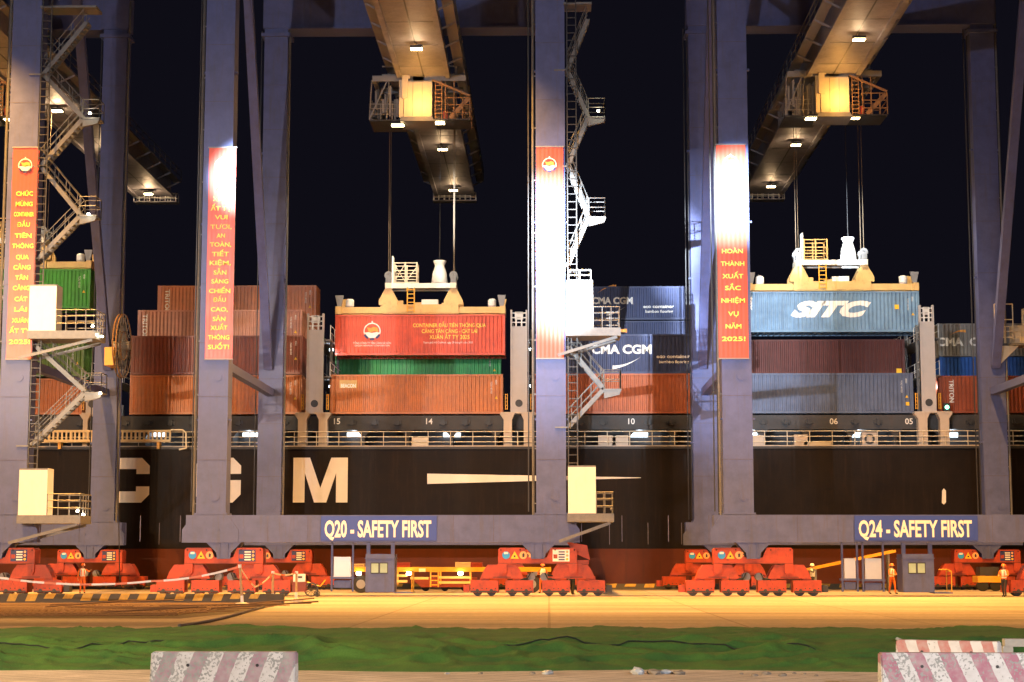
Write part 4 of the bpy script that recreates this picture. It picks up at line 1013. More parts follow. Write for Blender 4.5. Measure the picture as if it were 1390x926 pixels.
        for q in range(2):
            fr = MB().box(w0+q*.48, w0+q*.48+.46, YL-.77, YL-.752, wz0, wz1).build("window", DARK, cb)
            MB().box(w0+q*.48+.04, w0+q*.48+.42, YL-.785, YL-.772, wz0+.05, wz1-.05).build("pane", PALEGLASS, cb)
        MB().box(X1, X1+1.0, YL-.7, YL+.6, .16, .22).build("cabin_step", BLUE, cb)
        MB().path([(X1+.95, YL-.65, .22), (X1+.95, YL-.65, 1.35), (X1+.75, YL-.65, 1.45), (X1+.25, YL-.65, 1.45)], .03, 6).path([(X1+.95, YL+.55, .22), (X1+.95, YL+.55, 1.35), (X1+.95, YL-.65, 1.35)], .03, 6).build("step_rail", YELLOW, cb)
    for (x0, x1, y0, y1) in cfg.get("panels", ()):
        X0, X1 = px(x0, YL, 770), px(x1, YL, 770); Z1, Z0 = pz(y0, YL), pz(y1, YL)
        pc = MB().box(X0, X1, YL-.3, YL+.3, Z0, Z1).build("steel_cabinet", MIRROR, root)
        mb = MB()
        for x in (X0-.16, X1+.06): mb.box(x, x+.10, YL-.28, YL-.14, max(.25, Z0-.8), 2.918)
        mb.box(X0-.2, X1+.2, YL-.32, YL+.32, Z0-.12, Z0-.002)
        mb.box(X0, X1, YL-.25, YL+.25, Z0-.6, Z0-.2)
        mb.build("cabinet_frame", BLUE, pc)
    # stair tower on the right-hand landside leg
    if cfg.get("stairs"):
        st = cfg["stairs"]; Y = YL-.1
        xin = XR+lw+.15
        for k_, (xo, lev) in enumerate(st["runs"]):
            stairs(root, xin, px(xo, YL, 300), Y, [pz(y, YL) for y in lev], start_in=(k_ > 0))
        # service cabinets on bracketed platforms
        for (x0, x1, y0, y1, xe_, yp) in st["cabinets"]:
            X0, X1 = px(x0, YL, y1), px(x1, YL, y1); Z1, Z0 = pz(y0, YL), pz(y1, YL); XE = px(xe_, YL, y1)
            sc = MB().box(X0, X1, Y-1.5, Y-.3, Z0, Z1).build("service_cabinet", WHITE, root)
            MB().box(X0, X1, Y-1.505, Y-1.502, Z1-.08, Z1).build("cabinet_trim", GALV, sc)
            pl = MB().box(X0-.05, XE, Y-1.55, Y+.7, Z0-.45, Z0-.004).build("service_platform", GALV, root)
            for yy in (-1.4, .4): MB().beam((X0-.5, Y+yy, Z0-1.5), (XE-.2, Y+yy, Z0-.5), .08, .16).build("platform_strut", GALV, pl)
            MB().rail([(X1+.02, Y-1.5, Z0), (XE-.03, Y-1.5, Z0), (XE-.03, Y+.65, Z0), (X1+.02, Y+.65, Z0)], 1.15, .03, (.35, .7), .55).build("platform_rail", GALV, pl)
            MB().tube((XE-.15, Y-1.55, Z0+.25), (XE-.15, Y-1.7, Z0+.2), .06, 8).build("platform_lamp", LAMPS if st.get("lit") else GALV, pl)
            if st.get("top_rail") and y0 < 500: MB().rail([(X0+.1, Y-1.4, Z1), (X1-.1, Y-1.4, Z1)], .55, .04, (.5,), .5).build("roof_rail", WHITE, sc)
        mb = MB()
        for q in (0, .5): mb.box(XR+lw+.10+q, XR+lw+.16+q, Y-.75, Y-.69, 4.6, 36)
        for k in range(70): mb.box(XR+lw+.13, XR+lw+.6, Y-.74, Y-.70, 5+k*.44, 5.05+k*.44)
        mb.build("leg_ladder", DARK, root)
        for (lx, ly) in st.get("lamps", ()):
            p = at(lx, ly, YL-.8)
            MB().lathe((p.x, p.y, p.z), [(.05, 0), (.09, .03), (.07, .10)], 8).build("landing_lamp", LAMPS, root); point("landing_light", (p.x, p.y-.35, p.z+.1), 18, (1, .9, .6), .06)
        MB().box(xin-.2, px(806, YL) if XR > -5 else px(118, YL), Y-.7, Y+.7, pz(12, YL), pz(9, YL)).build("upper_platform", GALV, root)
    if cfg.get("reel"):
        X = XR+.82+.45; p = at(165, 471, YW-1.0); c = (YW-1.6, p.z); r = 2.1
        n = 36; rl = MB().box(X-.9, X-.3, c[0]-1.0, c[0]+.9, c[1]-1.4, c[1]-.2).build("cable_reel", YELLOW, root)
        for s in (-.11, .11):
            for rr in (r, r*.45):
                pr = [(X+s, c[0]+rr*math.cos(2*math.pi*i/n), c[1]+rr*math.sin(2*math.pi*i/n)) for i in range(n+1)]; MB().path(pr, .05, 5).build("reel_rim", RUSTY, rl)
        mb = MB()
        for i in range(22):
            t = 2*math.pi*i/22
            for s in (-.12, .12): mb.tube((X+s, c[0], c[1]), (X+s, c[0]+r*math.cos(t), c[1]+r*math.sin(t)), .025, 4)
        mb.build("reel_spoke", GRATE, rl)
        mb = MB(); pr = [(X, c[0]+r*.7*math.cos(2*math.pi*i/n), c[1]+r*.7*math.sin(2*math.pi*i/n)) for i in range(n+1)]; mb.path(pr, .09, 5); mb.build("wound_cable", DARK, rl)
        MB().tube((X-.6, c[0], c[1]), (X+.5, c[0], c[1]), .3, 12).build("reel_hub", GRATE, rl)
        MB().tube((X+.1, c[0]-r+.1, c[1]), (X+.75, c[0]-r+.1, .6), .035, 5).build("reel_cable", DARK, rl)
    return root

# layout of the three cranes
spL = spreader(rc.location.x+CL/2, Yr+CW/2, rc.location.z+2.95, "bright yellow spreader with white cable basket holding the red container")
spR = spreader(sc_.location.x+CL/2, Yr+CW/2, sc_.location.z+2.95, "yellow spreader with barred cage holding the light blue container", white=False)
gc = [o for o in COL.objects if o.get("label", "").startswith("bright green container hanging")][0]
sp0 = spreader(gc.location.x+CL/2, Yr+CW/2, gc.location.z+2.9, "yellow spreader holding the bright green container behind the first crane leg", white=False)

def trolley_cfg(cx_px, y_bot, Y, lamps, ropes, cable, load):
    p = at(cx_px, y_bot, Y-1.9); d = {"x": p.x, "y": Y, "z": p.z, "load_y": Yr+CW/2, "load_z": load.location.z}
    d["lamps"] = [tuple(at(a, b, Y-1.0)) for a, b in lamps]
    d["ropes"] = [(load.location.x+s*2.35, load.location.x+s*2.35) for s in (-1, 1)]; d["cable"] = load.location.x+1.32
    return d
XA, XB, XC = px(22, YL, 600), px(748, YL, 600), px(1000, YL, 600)
XQ = px(291, YL, 600)
crA = crane("blue quay crane cut off by the left edge, with a spoked cable reel", XA-18.5, XA, XA-6.8,
            trolley_cfg(-30, 160, 121.5, [(14, 163)], None, 0, sp0), {"lamps": (127, 141, 157), "boomw": 330, "stairs": {"runs": [(112, (30, 100, 160, 225, 292, 352)), (126, (468, 532, 604))],
            "cabinets": [(50, 86, 390, 452, 140, 455), (36, 74, 637, 700, 120, 700)], "lamps": [(122, 155), (120, 292), (138, 458), (136, 535), (113, 700)], "lit": True}, "reel": True})
crB = crane("blue quay crane with the Q20 board over the middle of the berth", XQ, XB, px(617, 160, 275),
            trolley_cfg(567, 164, 121.2, [(540, 171), (595, 168)], None, 0, spL), {"lamps": (111.5, 140, 156), "sign": (438, 594, "Q20 - SAFETY FIRST"), "cabin": (498, 537), "boards": (1, 2),
            "panels": [(454, 477, 756, 783)], "stairs": {"runs": [(799, (30, 98, 162, 228, 297, 362)), (818, (472, 529, 580))],
            "cabinets": [(769, 804, 386, 450, 841, 455), (771, 808, 634, 698, 832, 700)], "top_rail": True, "lamps": [(812, 152)]}})
crC = crane("blue quay crane with the Q24 board on the right of the berth", XC, px(1348, YW, 600), px(1036, 160, 275),
            trolley_cfg(1134, 158, 121.2, [(1102, 162), (1158, 161)], None, 0, spR), {"lamps": (110, 139, 155), "sign": (1157, 1323, "Q24 - SAFETY FIRST"), "cabin": (1222, 1264), "boards": (0, 1),
            "panels": [(1145, 1160, 758, 785), (1173, 1195, 758, 786)]})
# platform with handrails on the right waterside leg
Xr = px(1348, YW, 480); z = pz(470, YW)
pf = MB().box(Xr+.81, Xr+4, YW-1.2, YW+.5, z-.15, z).build("service_platform", GALV, crC)
MB().prism([(Xr+.0, z-1.6), (Xr+1.5, z-.16), (Xr+.0, z-.16)], YW-.9, YW-.85).build("bracket", CREAM, pf)
MB().rail([(Xr+.1, YW-1.1, z), (Xr+4, YW-1.1, z)], 1.1, .035, (.35, .7), .5).rail([(Xr-.1, YW-1.1, z), (Xr+1.1, YW-1.1, z)], 2.6, .035, (.3, .6), .5).build("platform_rail", CREAM, pf)
MB().box(Xr+1.1, Xr+2.2, YW-.9, YW-.1, z, z+1.2).box(Xr+2.0, Xr+3.4, YW-.8, YW+.1, z+1.2, z+2.4).build("reel_drive", CREAM, pf)
mb = MB(); mb.path([(Xr+2.6, YW-1+1.7*math.cos(t*.3), z+.6+1.9*math.sin(t*.3)) for t in range(22)], .06, 5); mb.build("cable_reel", YELLOW, pf)
MB().box(px(782, YL, 750), px(799, YL, 750), YL-.4, YL+.2, 1.72, 1.95).prism([(px(780, YL), 2.3), (px(800, YL), 1.96), (px(796, YL), 2.75), (px(768, YL), 2.95)], YL-.3, YL-.22).build("rail_clamp", RED, crB)

# ================================================================== banners
def banner(x0, x1, y0, y1, lines, label, has_emblem=True, ly=None):
    ym = (y0+y1)/2
    Yf = YL-.62-.09
    a, b = px(x0, Yf, ym), px(x1, Yf, ym); z1, z0 = pz(y0, Yf, (x0+x1)/2), pz(y1, Yf, (x0+x1)/2); cx = (a+b)/2
    t = thing("hanging_banner", label, "banner", (cx, Yf, z0), "red vertical banners on the crane legs")
    nx, nz = 24, 60; vs = []; fs = []
    from mathutils import noise
    for j in range(nz+1):
        for i in range(nx+1):
            u, v = i/nx, j/nz; x = a+(b-a)*u; z = z0+(z1-z0)*v
            wv = .004*math.sin(u*math.pi*13)+.02*noise.noise(Vector((u*1.2, v*7, x0)))
            vs.append((x, Yf+wv, z))
    for j in range(nz):
        for i in range(nx): q = j*(nx+1)+i; fs.append((q, q+1, q+nx+2, q+nx+1))
    mb = MB(); mb.v = vs; mb.f = fs; mb.build("banner_cloth", BANNER, t, smooth=True)
    mb = MB().box(a-.05, b+.05, Yf-.03, Yf+.09, z1, z1+.07).box(a-.03, b+.03, Yf-.03, Yf+.09, z0-.06, z0); mb.build("hem_bar", GRATE, t)
    if has_emblem: emblem(t, cx-.02, z1-(z1-z0)*.085, Yf-.05, .40)
    for tx, y, wd in lines:
        z = pz(y, Yf, (x0+x1)/2); lettering(t, tx, cx, z, Yf-.055, .25, min(wd/24.8, 1.30), LETY, .008 if any(ch in tx for ch in 'ĐƠƯ') else .02)
    return t
B1 = [("CHÚC", 263), ("MỪNG", 277), ("CONTAINER", 291), ("ĐẦU", 305), ("TIÊN", 320), ("THÔNG", 334), ("QUA", 349), ("CẢNG", 363), ("TÂN", 377), ("CẢNG", 391), ("CÁT", 406), ("LÁI", 420), ("XUÂN", 435), ("ẤT TỴ", 449), ("2025!", 464)]
def wid(s): return 7.2*len(s) if len(s) < 6 else 34
banner(13, 49, 201, 487, [(a, b, wid(a)*.82) for a, b in B1], "red banner with yellow Vietnamese greeting on the leftmost crane leg")
B2 = [("ĐÓN", 258), ("XUÂN", 270), ("ẤT TỴ", 283), ("VUI", 295), ("TƯƠI,", 308), ("AN", 320), ("TOÀN,", 332), ("TIẾT", 345), ("KIỆM,", 357), ("SẴN", 370), ("SÀNG", 382), ("CHIẾN", 395), ("ĐẤU", 407), ("CAO,", 420), ("SẢN", 433), ("XUẤT", 445), ("THÔNG", 458), ("SUỐT!", 471)]
banner(281, 318, 201, 487, [(a, b, wid(a)*.82) for a, b in B2], "red banner with eighteen short yellow lines on the left leg of the Q20 crane")
banner(728, 765, 200, 486, [], "red banner washed almost white by floodlight on the right Q20 crane leg")
B4 = [("LẬP", 291), ("HOÀN", 341), ("THÀNH", 358), ("XUẤT", 375), ("SẮC", 391), ("NHIỆM", 408), ("VỤ", 426), ("NĂM", 443), ("2025!", 460)]
banner(974, 1014, 197, 486, [(a, b, wid(a)) for a, b in B4], "red banner with yellow lettering below a white glare on the left Q24 crane leg")

# ================================================================== things on the quay
def tyre(mb, x, y, z, r, wd):
    n = 20
    for k in range(1):
        mb.prism([(x+r*math.cos(2*math.pi*i/n), z+r*math.sin(2*math.pi*i/n)) for i in range(n)], y-wd/2, y+wd/2)
# low lashing-gear trailer between the rails
TY = 107.0
TX0, TX1 = px(478, TY, 790), px(748, TY, 790)
t = thing("lashing_gear_trailer", "long yellow trailer with a ladder parked between the bogies behind the blue cabin", "trailer", ((TX0+TX1)/2, TY, 0))
zb0, zb1 = pz(776, TY), pz(770, TY)
MB().box(TX0, TX1, TY-.9, TY-.6, zb0, zb1).box(TX0, TX1, TY+.6, TY+.9, zb0, zb1).build("chassis_beam", YELLOW, t)
MB().box(TX0, TX1, TY-.58, TY+.58, zb1-.12, zb1-.04).build("deck_plate", mat("trailer_deck", (.30, .16, .05), .7, var=.2), t)
for xx in (492, 722):
    X = px(xx, TY, 790); mb = MB(); tyre(mb, X, TY-.75, .52, .52, .36); w_ = mb.build("tyre", BLACK, t); MB().disc((X, .52), .27, TY-.945, TY-.93, 16).build("wheel_rim", GRATE, w_)
    mb = MB(); tyre(mb, X, TY+.75, .52, .52, .36); mb.build("tyre", BLACK, t); MB().box(X-.1, X+.1, TY-.5, TY+.5, .4, .6).build("axle", DARK, t)
lx = px(591, TY, 790); mb = MB()
for x in (lx-.26, lx+.2): mb.box(x, x+.07, TY-1.0, TY-.92, .35, zb0+.1)
for k in range(4): mb.box(lx-.2, lx+.2, TY-.99, TY-.93, .45+k*.26, .51+k*.26)
mb.build("boarding_ladder", YELLOW, t)
for x0, x1, z in ((541, 556, .62), (541, 556, .95), (598, 640, .55), (598, 640, .85), (560, 584, .80)): MB().box(px(x0, TY), px(x1, TY), TY-.96, TY-.92, z, z+.14).build("side_guard", mat("guard_cream", (.66, .48, .16), .5), t)
for xx in (543, 600, 640): X = px(xx, TY); MB().box(X-.05, X+.05, TY-.92, TY-.86, .5, zb0).build("guard_post", YELLOW, t)
for xx in (487, 555, 625):
    p = at(xx, 778.5, TY-1.0); MB().box(p.x-.14, p.x+.14, TY-1.05, TY-.97, p.z-.08, p.z+.08).build("side_marker_lamp", LAMPS, t)
p = at(573, 774, TY-1); MB().box(p.x-.2, p.x+.2, TY-.93, TY-.905, p.z-.1, p.z+.1).build("number_plate", LETTER, t)
BINC = mat("bin_cream", (.58, .46, .30), .6, var=.1); BINR = mat("bin_dark_red", (.22, .03, .025), .6, var=.12)
def gear_bin(x0, x1, y0, m, label):
    X0, X1 = px(x0, TY), px(x1, TY); z1 = pz(y0, TY-.6); o = thing("gear_bin", label, "bin", ((X0+X1)/2, TY, zb1), "gear bins on the trailer")
    MB().box(X0, X1, TY-.7, TY+.5, zb1+.002, z1).build("bin_body", m, o); MB().box(X0-.02, X1+.02, TY-.73, TY+.53, z1-.06, z1+.01).build("bin_rim", m, o)
    n = 2
    for k in range(n+1): xx = X0+(X1-X0)*k/n; MB().box(xx-.025, xx+.025, TY-.725, TY-.702, zb1+.01, z1-.06).build("bin_rib", m, o)
gear_bin(483, 497, 765.5, BINC, "cream gear bin at the trailer's end left of the blue cabin")
gear_bin(540, 558, 764, BINR, "dark red gear bin just right of the Q20 ground cabin")
gear_bin(620, 639, 763.5, BINC, "cream gear bin on the trailer, left neighbour of a dark red one")
gear_bin(640.5, 655, 764, BINR, "dark red gear bin beside the red bogie in the middle")
# low dark red dolly in front of the trailer
DX0, DX1 = px(560, 112, 790), px(648, 112, 790)
d = thing("low_dolly", "low dark red dolly frame lying under the yellow trailer", "dolly", ((DX0+DX1)/2, 112, 0))
DR = mat("dolly_red", (.20, .035, .03), .6, var=.2)
MB().prism([(DX0, .75), (DX0+.6, .25), (DX1-.5, .25), (DX1, .6), (DX1, .85), (DX0+.5, .85)], 111.6, 111.9).build("side_frame", DR, d)
MB().box(DX0+.5, DX1-.1, 111.92, 113.4, .70, .84).build("deck", DR, d)
for q in (.2, .5, .8):
    mb = MB(); tyre(mb, DX0+(DX1-DX0)*q, 112.2, .24, .24, .3); mb.build("wheel", BLACK, d)
# welding set on a small cart near the left bogie
CX = px(410, 95.6, 790); cY = 95.6
c = thing("welding_cart", "small cart with a white control box and spoked wheel beside the left bogie", "cart", (CX, cY, 0))
MB().box(px(401, cY), px(419, cY), cY-.35, cY+.35, .28, .78).build("cart_body", mat("cart_maroon", (.18, .035, .025), .6), c)
MB().box(px(402, cY), px(418, cY), cY-.37, cY-.1, .80, 1.22).build("control_box", WHITE, c); p = at(409, 777, cY); MB().box(p.x-.12, p.x+.1, cY-.385, cY-.372, 1.0, 1.1).build("label_plate", DARK, c)
for xx, r in ((426, .38), (434, .17)):
    X = px(xx, cY); o = MB().ring((X, r+.01), r*.82, r, cY-.3, cY-.22, 20).build("wheel", DARK, c); mb = MB()
    for k in range(6): tt = math.pi*k/6; mb.tube((X-r*.85*math.cos(tt), cY-.26, r-r*.85*math.sin(tt)), (X+r*.85*math.cos(tt), cY-.26, r+r*.85*math.sin(tt)), .015, 4)
    mb.build("wheel_spoke", DARK, c)
mb = MB(); mb.path([(px(420, cY), cY-.26, .8), (px(438, cY), cY-.26, .55), (px(445, cY), cY-.26, .9)], .03, 5); mb.build("tow_handle", YELLOW, c)
# yellow gangway raised towards the ship
gy = 113.0; p0 = at(1098, 773, gy); p1 = at(1216, 748, gy)
gw = thing("steel_gangway", "yellow sloping gangway rising towards the ship behind the steel cabinets", "gangway", (p0.x, gy, p0.z))
MB().beam(p0, p1, .12, .16).build("stringer", YELLOW, gw); q0, q1 = p0+Vector((0, .9, .0)), p1+Vector((0, .9, .0)); MB().beam(q0, q1, .12, .16).build("stringer", YELLOW, gw)
for k in range(14): u = (k+.5)/14; MB().beam(p0.lerp(p1, u)+Vector((0, .07, .02)), q0.lerp(q1, u)-Vector((0, .07, -.02)), .10, .05).build("rung", YELLOW, gw)
for u in (.08, .92): b_ = p0.lerp(p1, u); MB().box(b_.x-.06, b_.x+.06, gy+.1, gy+.8, 0, b_.z-.06).build("trestle", GRATE, gw)
# yellow wagon between the right-hand bogies
wx0, wx1 = px(1324, 113, 795), px(1358, 113, 795)
wg = thing("flat_wagon", "low yellow wagon with black wheels beside the far right bogie", "wagon", ((wx0+wx1)/2, 113, 0))
MB().box(wx0, wx1, 112.3, 113.7, .55, .95).build("wagon_bed", YELLOW, wg)
MB().box(wx0+.2, wx1-.2, 112.5, 113.6, .952, 1.5).build("tarp_load", DARK, wg)
for q in (.2, .72): mb = MB(); tyre(mb, wx0+(wx1-wx0)*q, 112.45, .36, .36, .25); mb.build("wheel", BLACK, wg)

# barrier posts with red and white tape
def post(x, y0, y1, lean, label, Y):
    p = at(x, y1, Y); h = pz(y0, Y)
    o = thing("tape_post", label, "post", (p.x, Y, 0), "posts holding the barrier tape")
    b = MB().tube((p.x, Y, .0), (p.x+lean, Y, h), .055, 8).build("pole", mat("worn_post", (.46, .30, .16), .7, var=.3, vscale=6), o)
    MB().tube((p.x+lean*.02, Y, .12), (p.x+lean*.2, Y, .45), .07, 8).build("reflective_band", LETTER, o)
    MB().tube((p.x+lean*.93, Y, h*.93), (p.x+lean, Y, h+.02), .075, 8).build("pole_cap", LETTER, o)
    MB().lathe((p.x, Y, 0), [(.32, 0), (.3, .12), (.12, .16)], 12).build("foot_block", CONC, o)
    return Vector((p.x+lean*.95, Y, h*.96))
TYP = 77.0
a0 = post(329, 767, 815, -.14, "leaning wooden post carrying the long white tape in front of the left bogie", TYP)
a1 = post(370, 776, 815, 0.0, "upright post in the middle of the taped corner by the striped kerb", 81.6)
a2 = post(402, 776, 815, 0.0, "upright post at the end of the tape beside the white-boxed cart", 84.6)
TAPE = mat("barrier_tape", (.80, .74, .70), .4, var=.05); TAPEO = mat("barrier_tape_red", (.70, .16, .06), .4, var=.05)
def tape(pts, label, h=.075):
    o = thing("barrier_tape", label, "tape", pts[0], "barrier tape strung between posts")
    segs = []
    for a, b in zip(pts, pts[1:]):
        n = max(3, int((b-a).length/.5)); sag = min(.35, (b-a).length*.035)
        for i in range(n):
            u0, u1 = i/n, (i+1)/n
            segs.append((a.lerp(b, u0)-Vector((0, 0, sag*4*u0*(1-u0))), a.lerp(b, u1)-Vector((0, 0, sag*4*u1*(1-u1)))))
    for i, (a, b) in enumerate(segs): MB().beam(a, b, .012, h).build("tape_length", TAPEO if i % 3 == 2 else TAPE, o)
tape([at(-20, 781, TYP), at(205, 789, TYP), a0], "long white tape stretched across to the leaning post", .09)
tape([a0, at(346, 797, 79), a1], "short tape sagging from the leaning post to the next", .07)
tape([a1, a2], "tape dipping between the two upright posts by the cart", .07)

# ------------------------------------------------------------------ people
SKIN = mat("skin", (.42, .24, .16), .6); ORANGEC = mat("orange_coverall", (.72, .16, .03), .75, var=.15, vscale=8); DARKC = mat("dark_trousers", (.025, .025, .03), .8, var=.2)
VEST = mat("reflective_vest", (.82, .82, .78), .4, var=.08); HATW = mat("white_helmet", (.75, .68, .55), .35); HATO = mat("orange_helmet", (.70, .14, .03), .35); SHIRT = mat("dark_shirt", (.06, .06, .07), .8)
def person(X, Y, rot, label, torso, legs, hat, pose="stand", H=1.72):
    s = H/1.72
    J = {"pelvis": ((0, 0, .94), .135, .10), "waist": ((0, 0, 1.06), .13, .10), "chest": ((0, .01, 1.28), .165, .115), "neckb": ((0, .01, 1.44), .085, .075), "neck": ((0, 0, 1.50), .055, .055), "head": ((0, -.01, 1.60), .085, .10), "crown": ((0, 0, 1.68), .075, .088), "nose": ((0, -.10, 1.59), .016, .02)}
    E = [("pelvis", "waist"), ("waist", "chest"), ("chest", "neckb"), ("neckb", "neck"), ("neck", "head"), ("head", "crown"), ("head", "nose")]
    st = .13 if pose in ("walk", "work") else .03
    for k, sd in (("l", -1), ("r", 1)):
        f = sd*st
        J["hip"+k] = ((sd*.10, 0, .88), .095, .095); J["knee"+k] = ((sd*.11, -.03-f*.6, .50), .065, .065); J["ank"+k] = ((sd*.12, .02-f, .09), .045, .045); J["toe"+k] = ((sd*.13, -.17-f, .045), .045, .035)
        J["sh"+k] = ((sd*.19, .01, 1.40), .068, .068)
        if pose == "reach" and sd > 0: J["el"+k] = ((.36, -.12, 1.25), .048, .048); J["wr"+k] = ((.40, -.36, 1.33), .034, .034); J["hand"+k] = ((.41, -.45, 1.36), .036, .022)
        elif pose == "work": J["el"+k] = ((sd*.27, -.06, 1.14), .048, .048); J["wr"+k] = ((sd*.16, -.28, 1.10), .034, .034); J["hand"+k] = ((sd*.10, -.36, 1.11), .036, .022)
        else: J["el"+k] = ((sd*.27, .03, 1.13), .048, .048); J["wr"+k] = ((sd*.28, -.06, .89), .034, .034); J["hand"+k] = ((sd*.27, -.09, .80), .038, .022)
        E += [("pelvis", "hip"+k), ("hip"+k, "knee"+k), ("knee"+k, "ank"+k), ("ank"+k, "toe"+k), ("chest", "sh"+k), ("sh"+k, "el"+k), ("el"+k, "wr"+k), ("wr"+k, "hand"+k)]
        hx, hy, hz_ = J["hand"+k][0]; wx, wy, wz = J["wr"+k][0]; dv = (Vector((hx, hy, hz_))-Vector((wx, wy, wz))).normalized()
        for q in range(4):
            off = Vector((0, (q-1.5)*.018, 0)) if pose == "stand" else Vector(((q-1.5)*.018, 0, 0))
            tip = Vector((hx, hy, hz_))+dv*(.085-.012*abs(q-1.5))+off; J["fin%s%d" % (k, q)] = (tuple(tip), .009, .009); E.append(("hand"+k, "fin%s%d" % (k, q)))
        th = Vector((hx, hy, hz_))+dv*.03+Vector((-sd*.045, -.02, 0)); J["thumb"+k] = (tuple(th), .010, .010); E.append(("hand"+k, "thumb"+k))
    names = list(J); me = bpy.data.meshes.new("body")
    me.from_pydata([J[n][0] for n in names], [(names.index(a), names.index(b)) for a, b in E], [])
    o = bpy.data.objects.new("body_tmp", me); COL.objects.link(o)
    mo = o.modifiers.new("s", 'SKIN'); o.modifiers.new("d", 'SUBSURF').levels = 1
    for i, n in enumerate(names):
        sv = me.skin_vertices[0].data[i]; sv.radius = J[n][1:]; sv.use_root = (n == "pelvis")
    bpy.context.view_layer.update(); dg = bpy.context.evaluated_depsgraph_get(); ev = bpy.data.meshes.new_from_object(o.evaluated_get(dg)); bpy.data.objects.remove(o)
    ev.materials.clear()
    for m in (torso, legs, SKIN, BLACK): ev.materials.append(m)
    handp = [Vector(J["hand"+k][0]) for k in "lr"]
    for p in ev.polygons:
        c_ = p.center; p.use_smooth = True
        if c_.z > 1.47: p.material_index = 2
        elif min((c_-h).length for h in handp) < .10 and abs(c_.x) > .06: p.material_index = 2
        elif c_.z < .10: p.material_index = 3
        elif c_.z < .96 and abs(c_.x) < .24: p.material_index = 1
    t = thing("person", label, "person", (X, Y, 0)); t.rotation_euler.z = rot; t.scale = (s, s, s)
    b = bpy.data.objects.new("body", ev); COL.objects.link(b); b.parent = t
    def part(mb, nm, m, sm=True):
        q = mb.build(nm, m, None, smooth=sm); q.parent = t; return q
    part(MB().lathe((0, 0, 1.63), [(.155, 0), (.15, .012), (.118, .02), (.115, .07), (.085, .115), (.04, .135)], 16), "helmet", hat)
    # sleeveless vest wrapped round the torso
    vs = []; fs = []; n = 20; prof = [(1.00, .148, .115), (1.12, .152, .122), (1.25, .182, .135), (1.38, .185, .130), (1.455, .11, .10)]
    for z, rx, ry in prof:
        for i in range(n): a = 2*math.pi*i/n; vs.append((rx*math.cos(a), .008+ry*math.sin(a), z))
    for k in range(len(prof)-1):
        for i in range(n): fs.append((k*n+i, k*n+(i+1) % n, (k+1)*n+(i+1) % n, (k+1)*n+i))
    mb = MB(); mb.v = vs; mb.f = fs; part(mb, "safety_vest", VEST)
    mb = MB()
    for sx in (-1, 1): mb.box(sx*.09-.02, sx*.09+.02, -.140, -.128, 1.05, 1.40)
    part(mb, "vest_stripe", torso, False)
    return t
person(px(112, 104, 790), 104, R(20), "person in orange coverall and white vest standing between the left bogies", ORANGEC, ORANGEC, HATO, "reach")
person(px(737, 108, 790)+.0, 104.5, R(-160), "person in orange seen through the gap of the middle bogie", ORANGEC, ORANGEC, HATO, "work")
person(px(777, 101, 790), 101, R(150), "person in dark trousers mostly hidden behind the middle bogie's rocker", SHIRT, DARKC, HATW, "walk")
person(px(1103, 103.5, 790), 103.5, R(-70), "person in dark clothes with white vest and pale helmet by the gangway", SHIRT, DARKC, HATW, "reach")
person(px(1211, 103, 790), 103, R(35), "person in orange coverall and white vest beside the Q24 ground cabin", ORANGEC, ORANGEC, HATO, "work")
person(px(1363, 95.6, 790), 95.6, R(-40), "person with white vest and orange helmet in front of the far right bogie", ORANGEC, DARKC, HATO, "work")

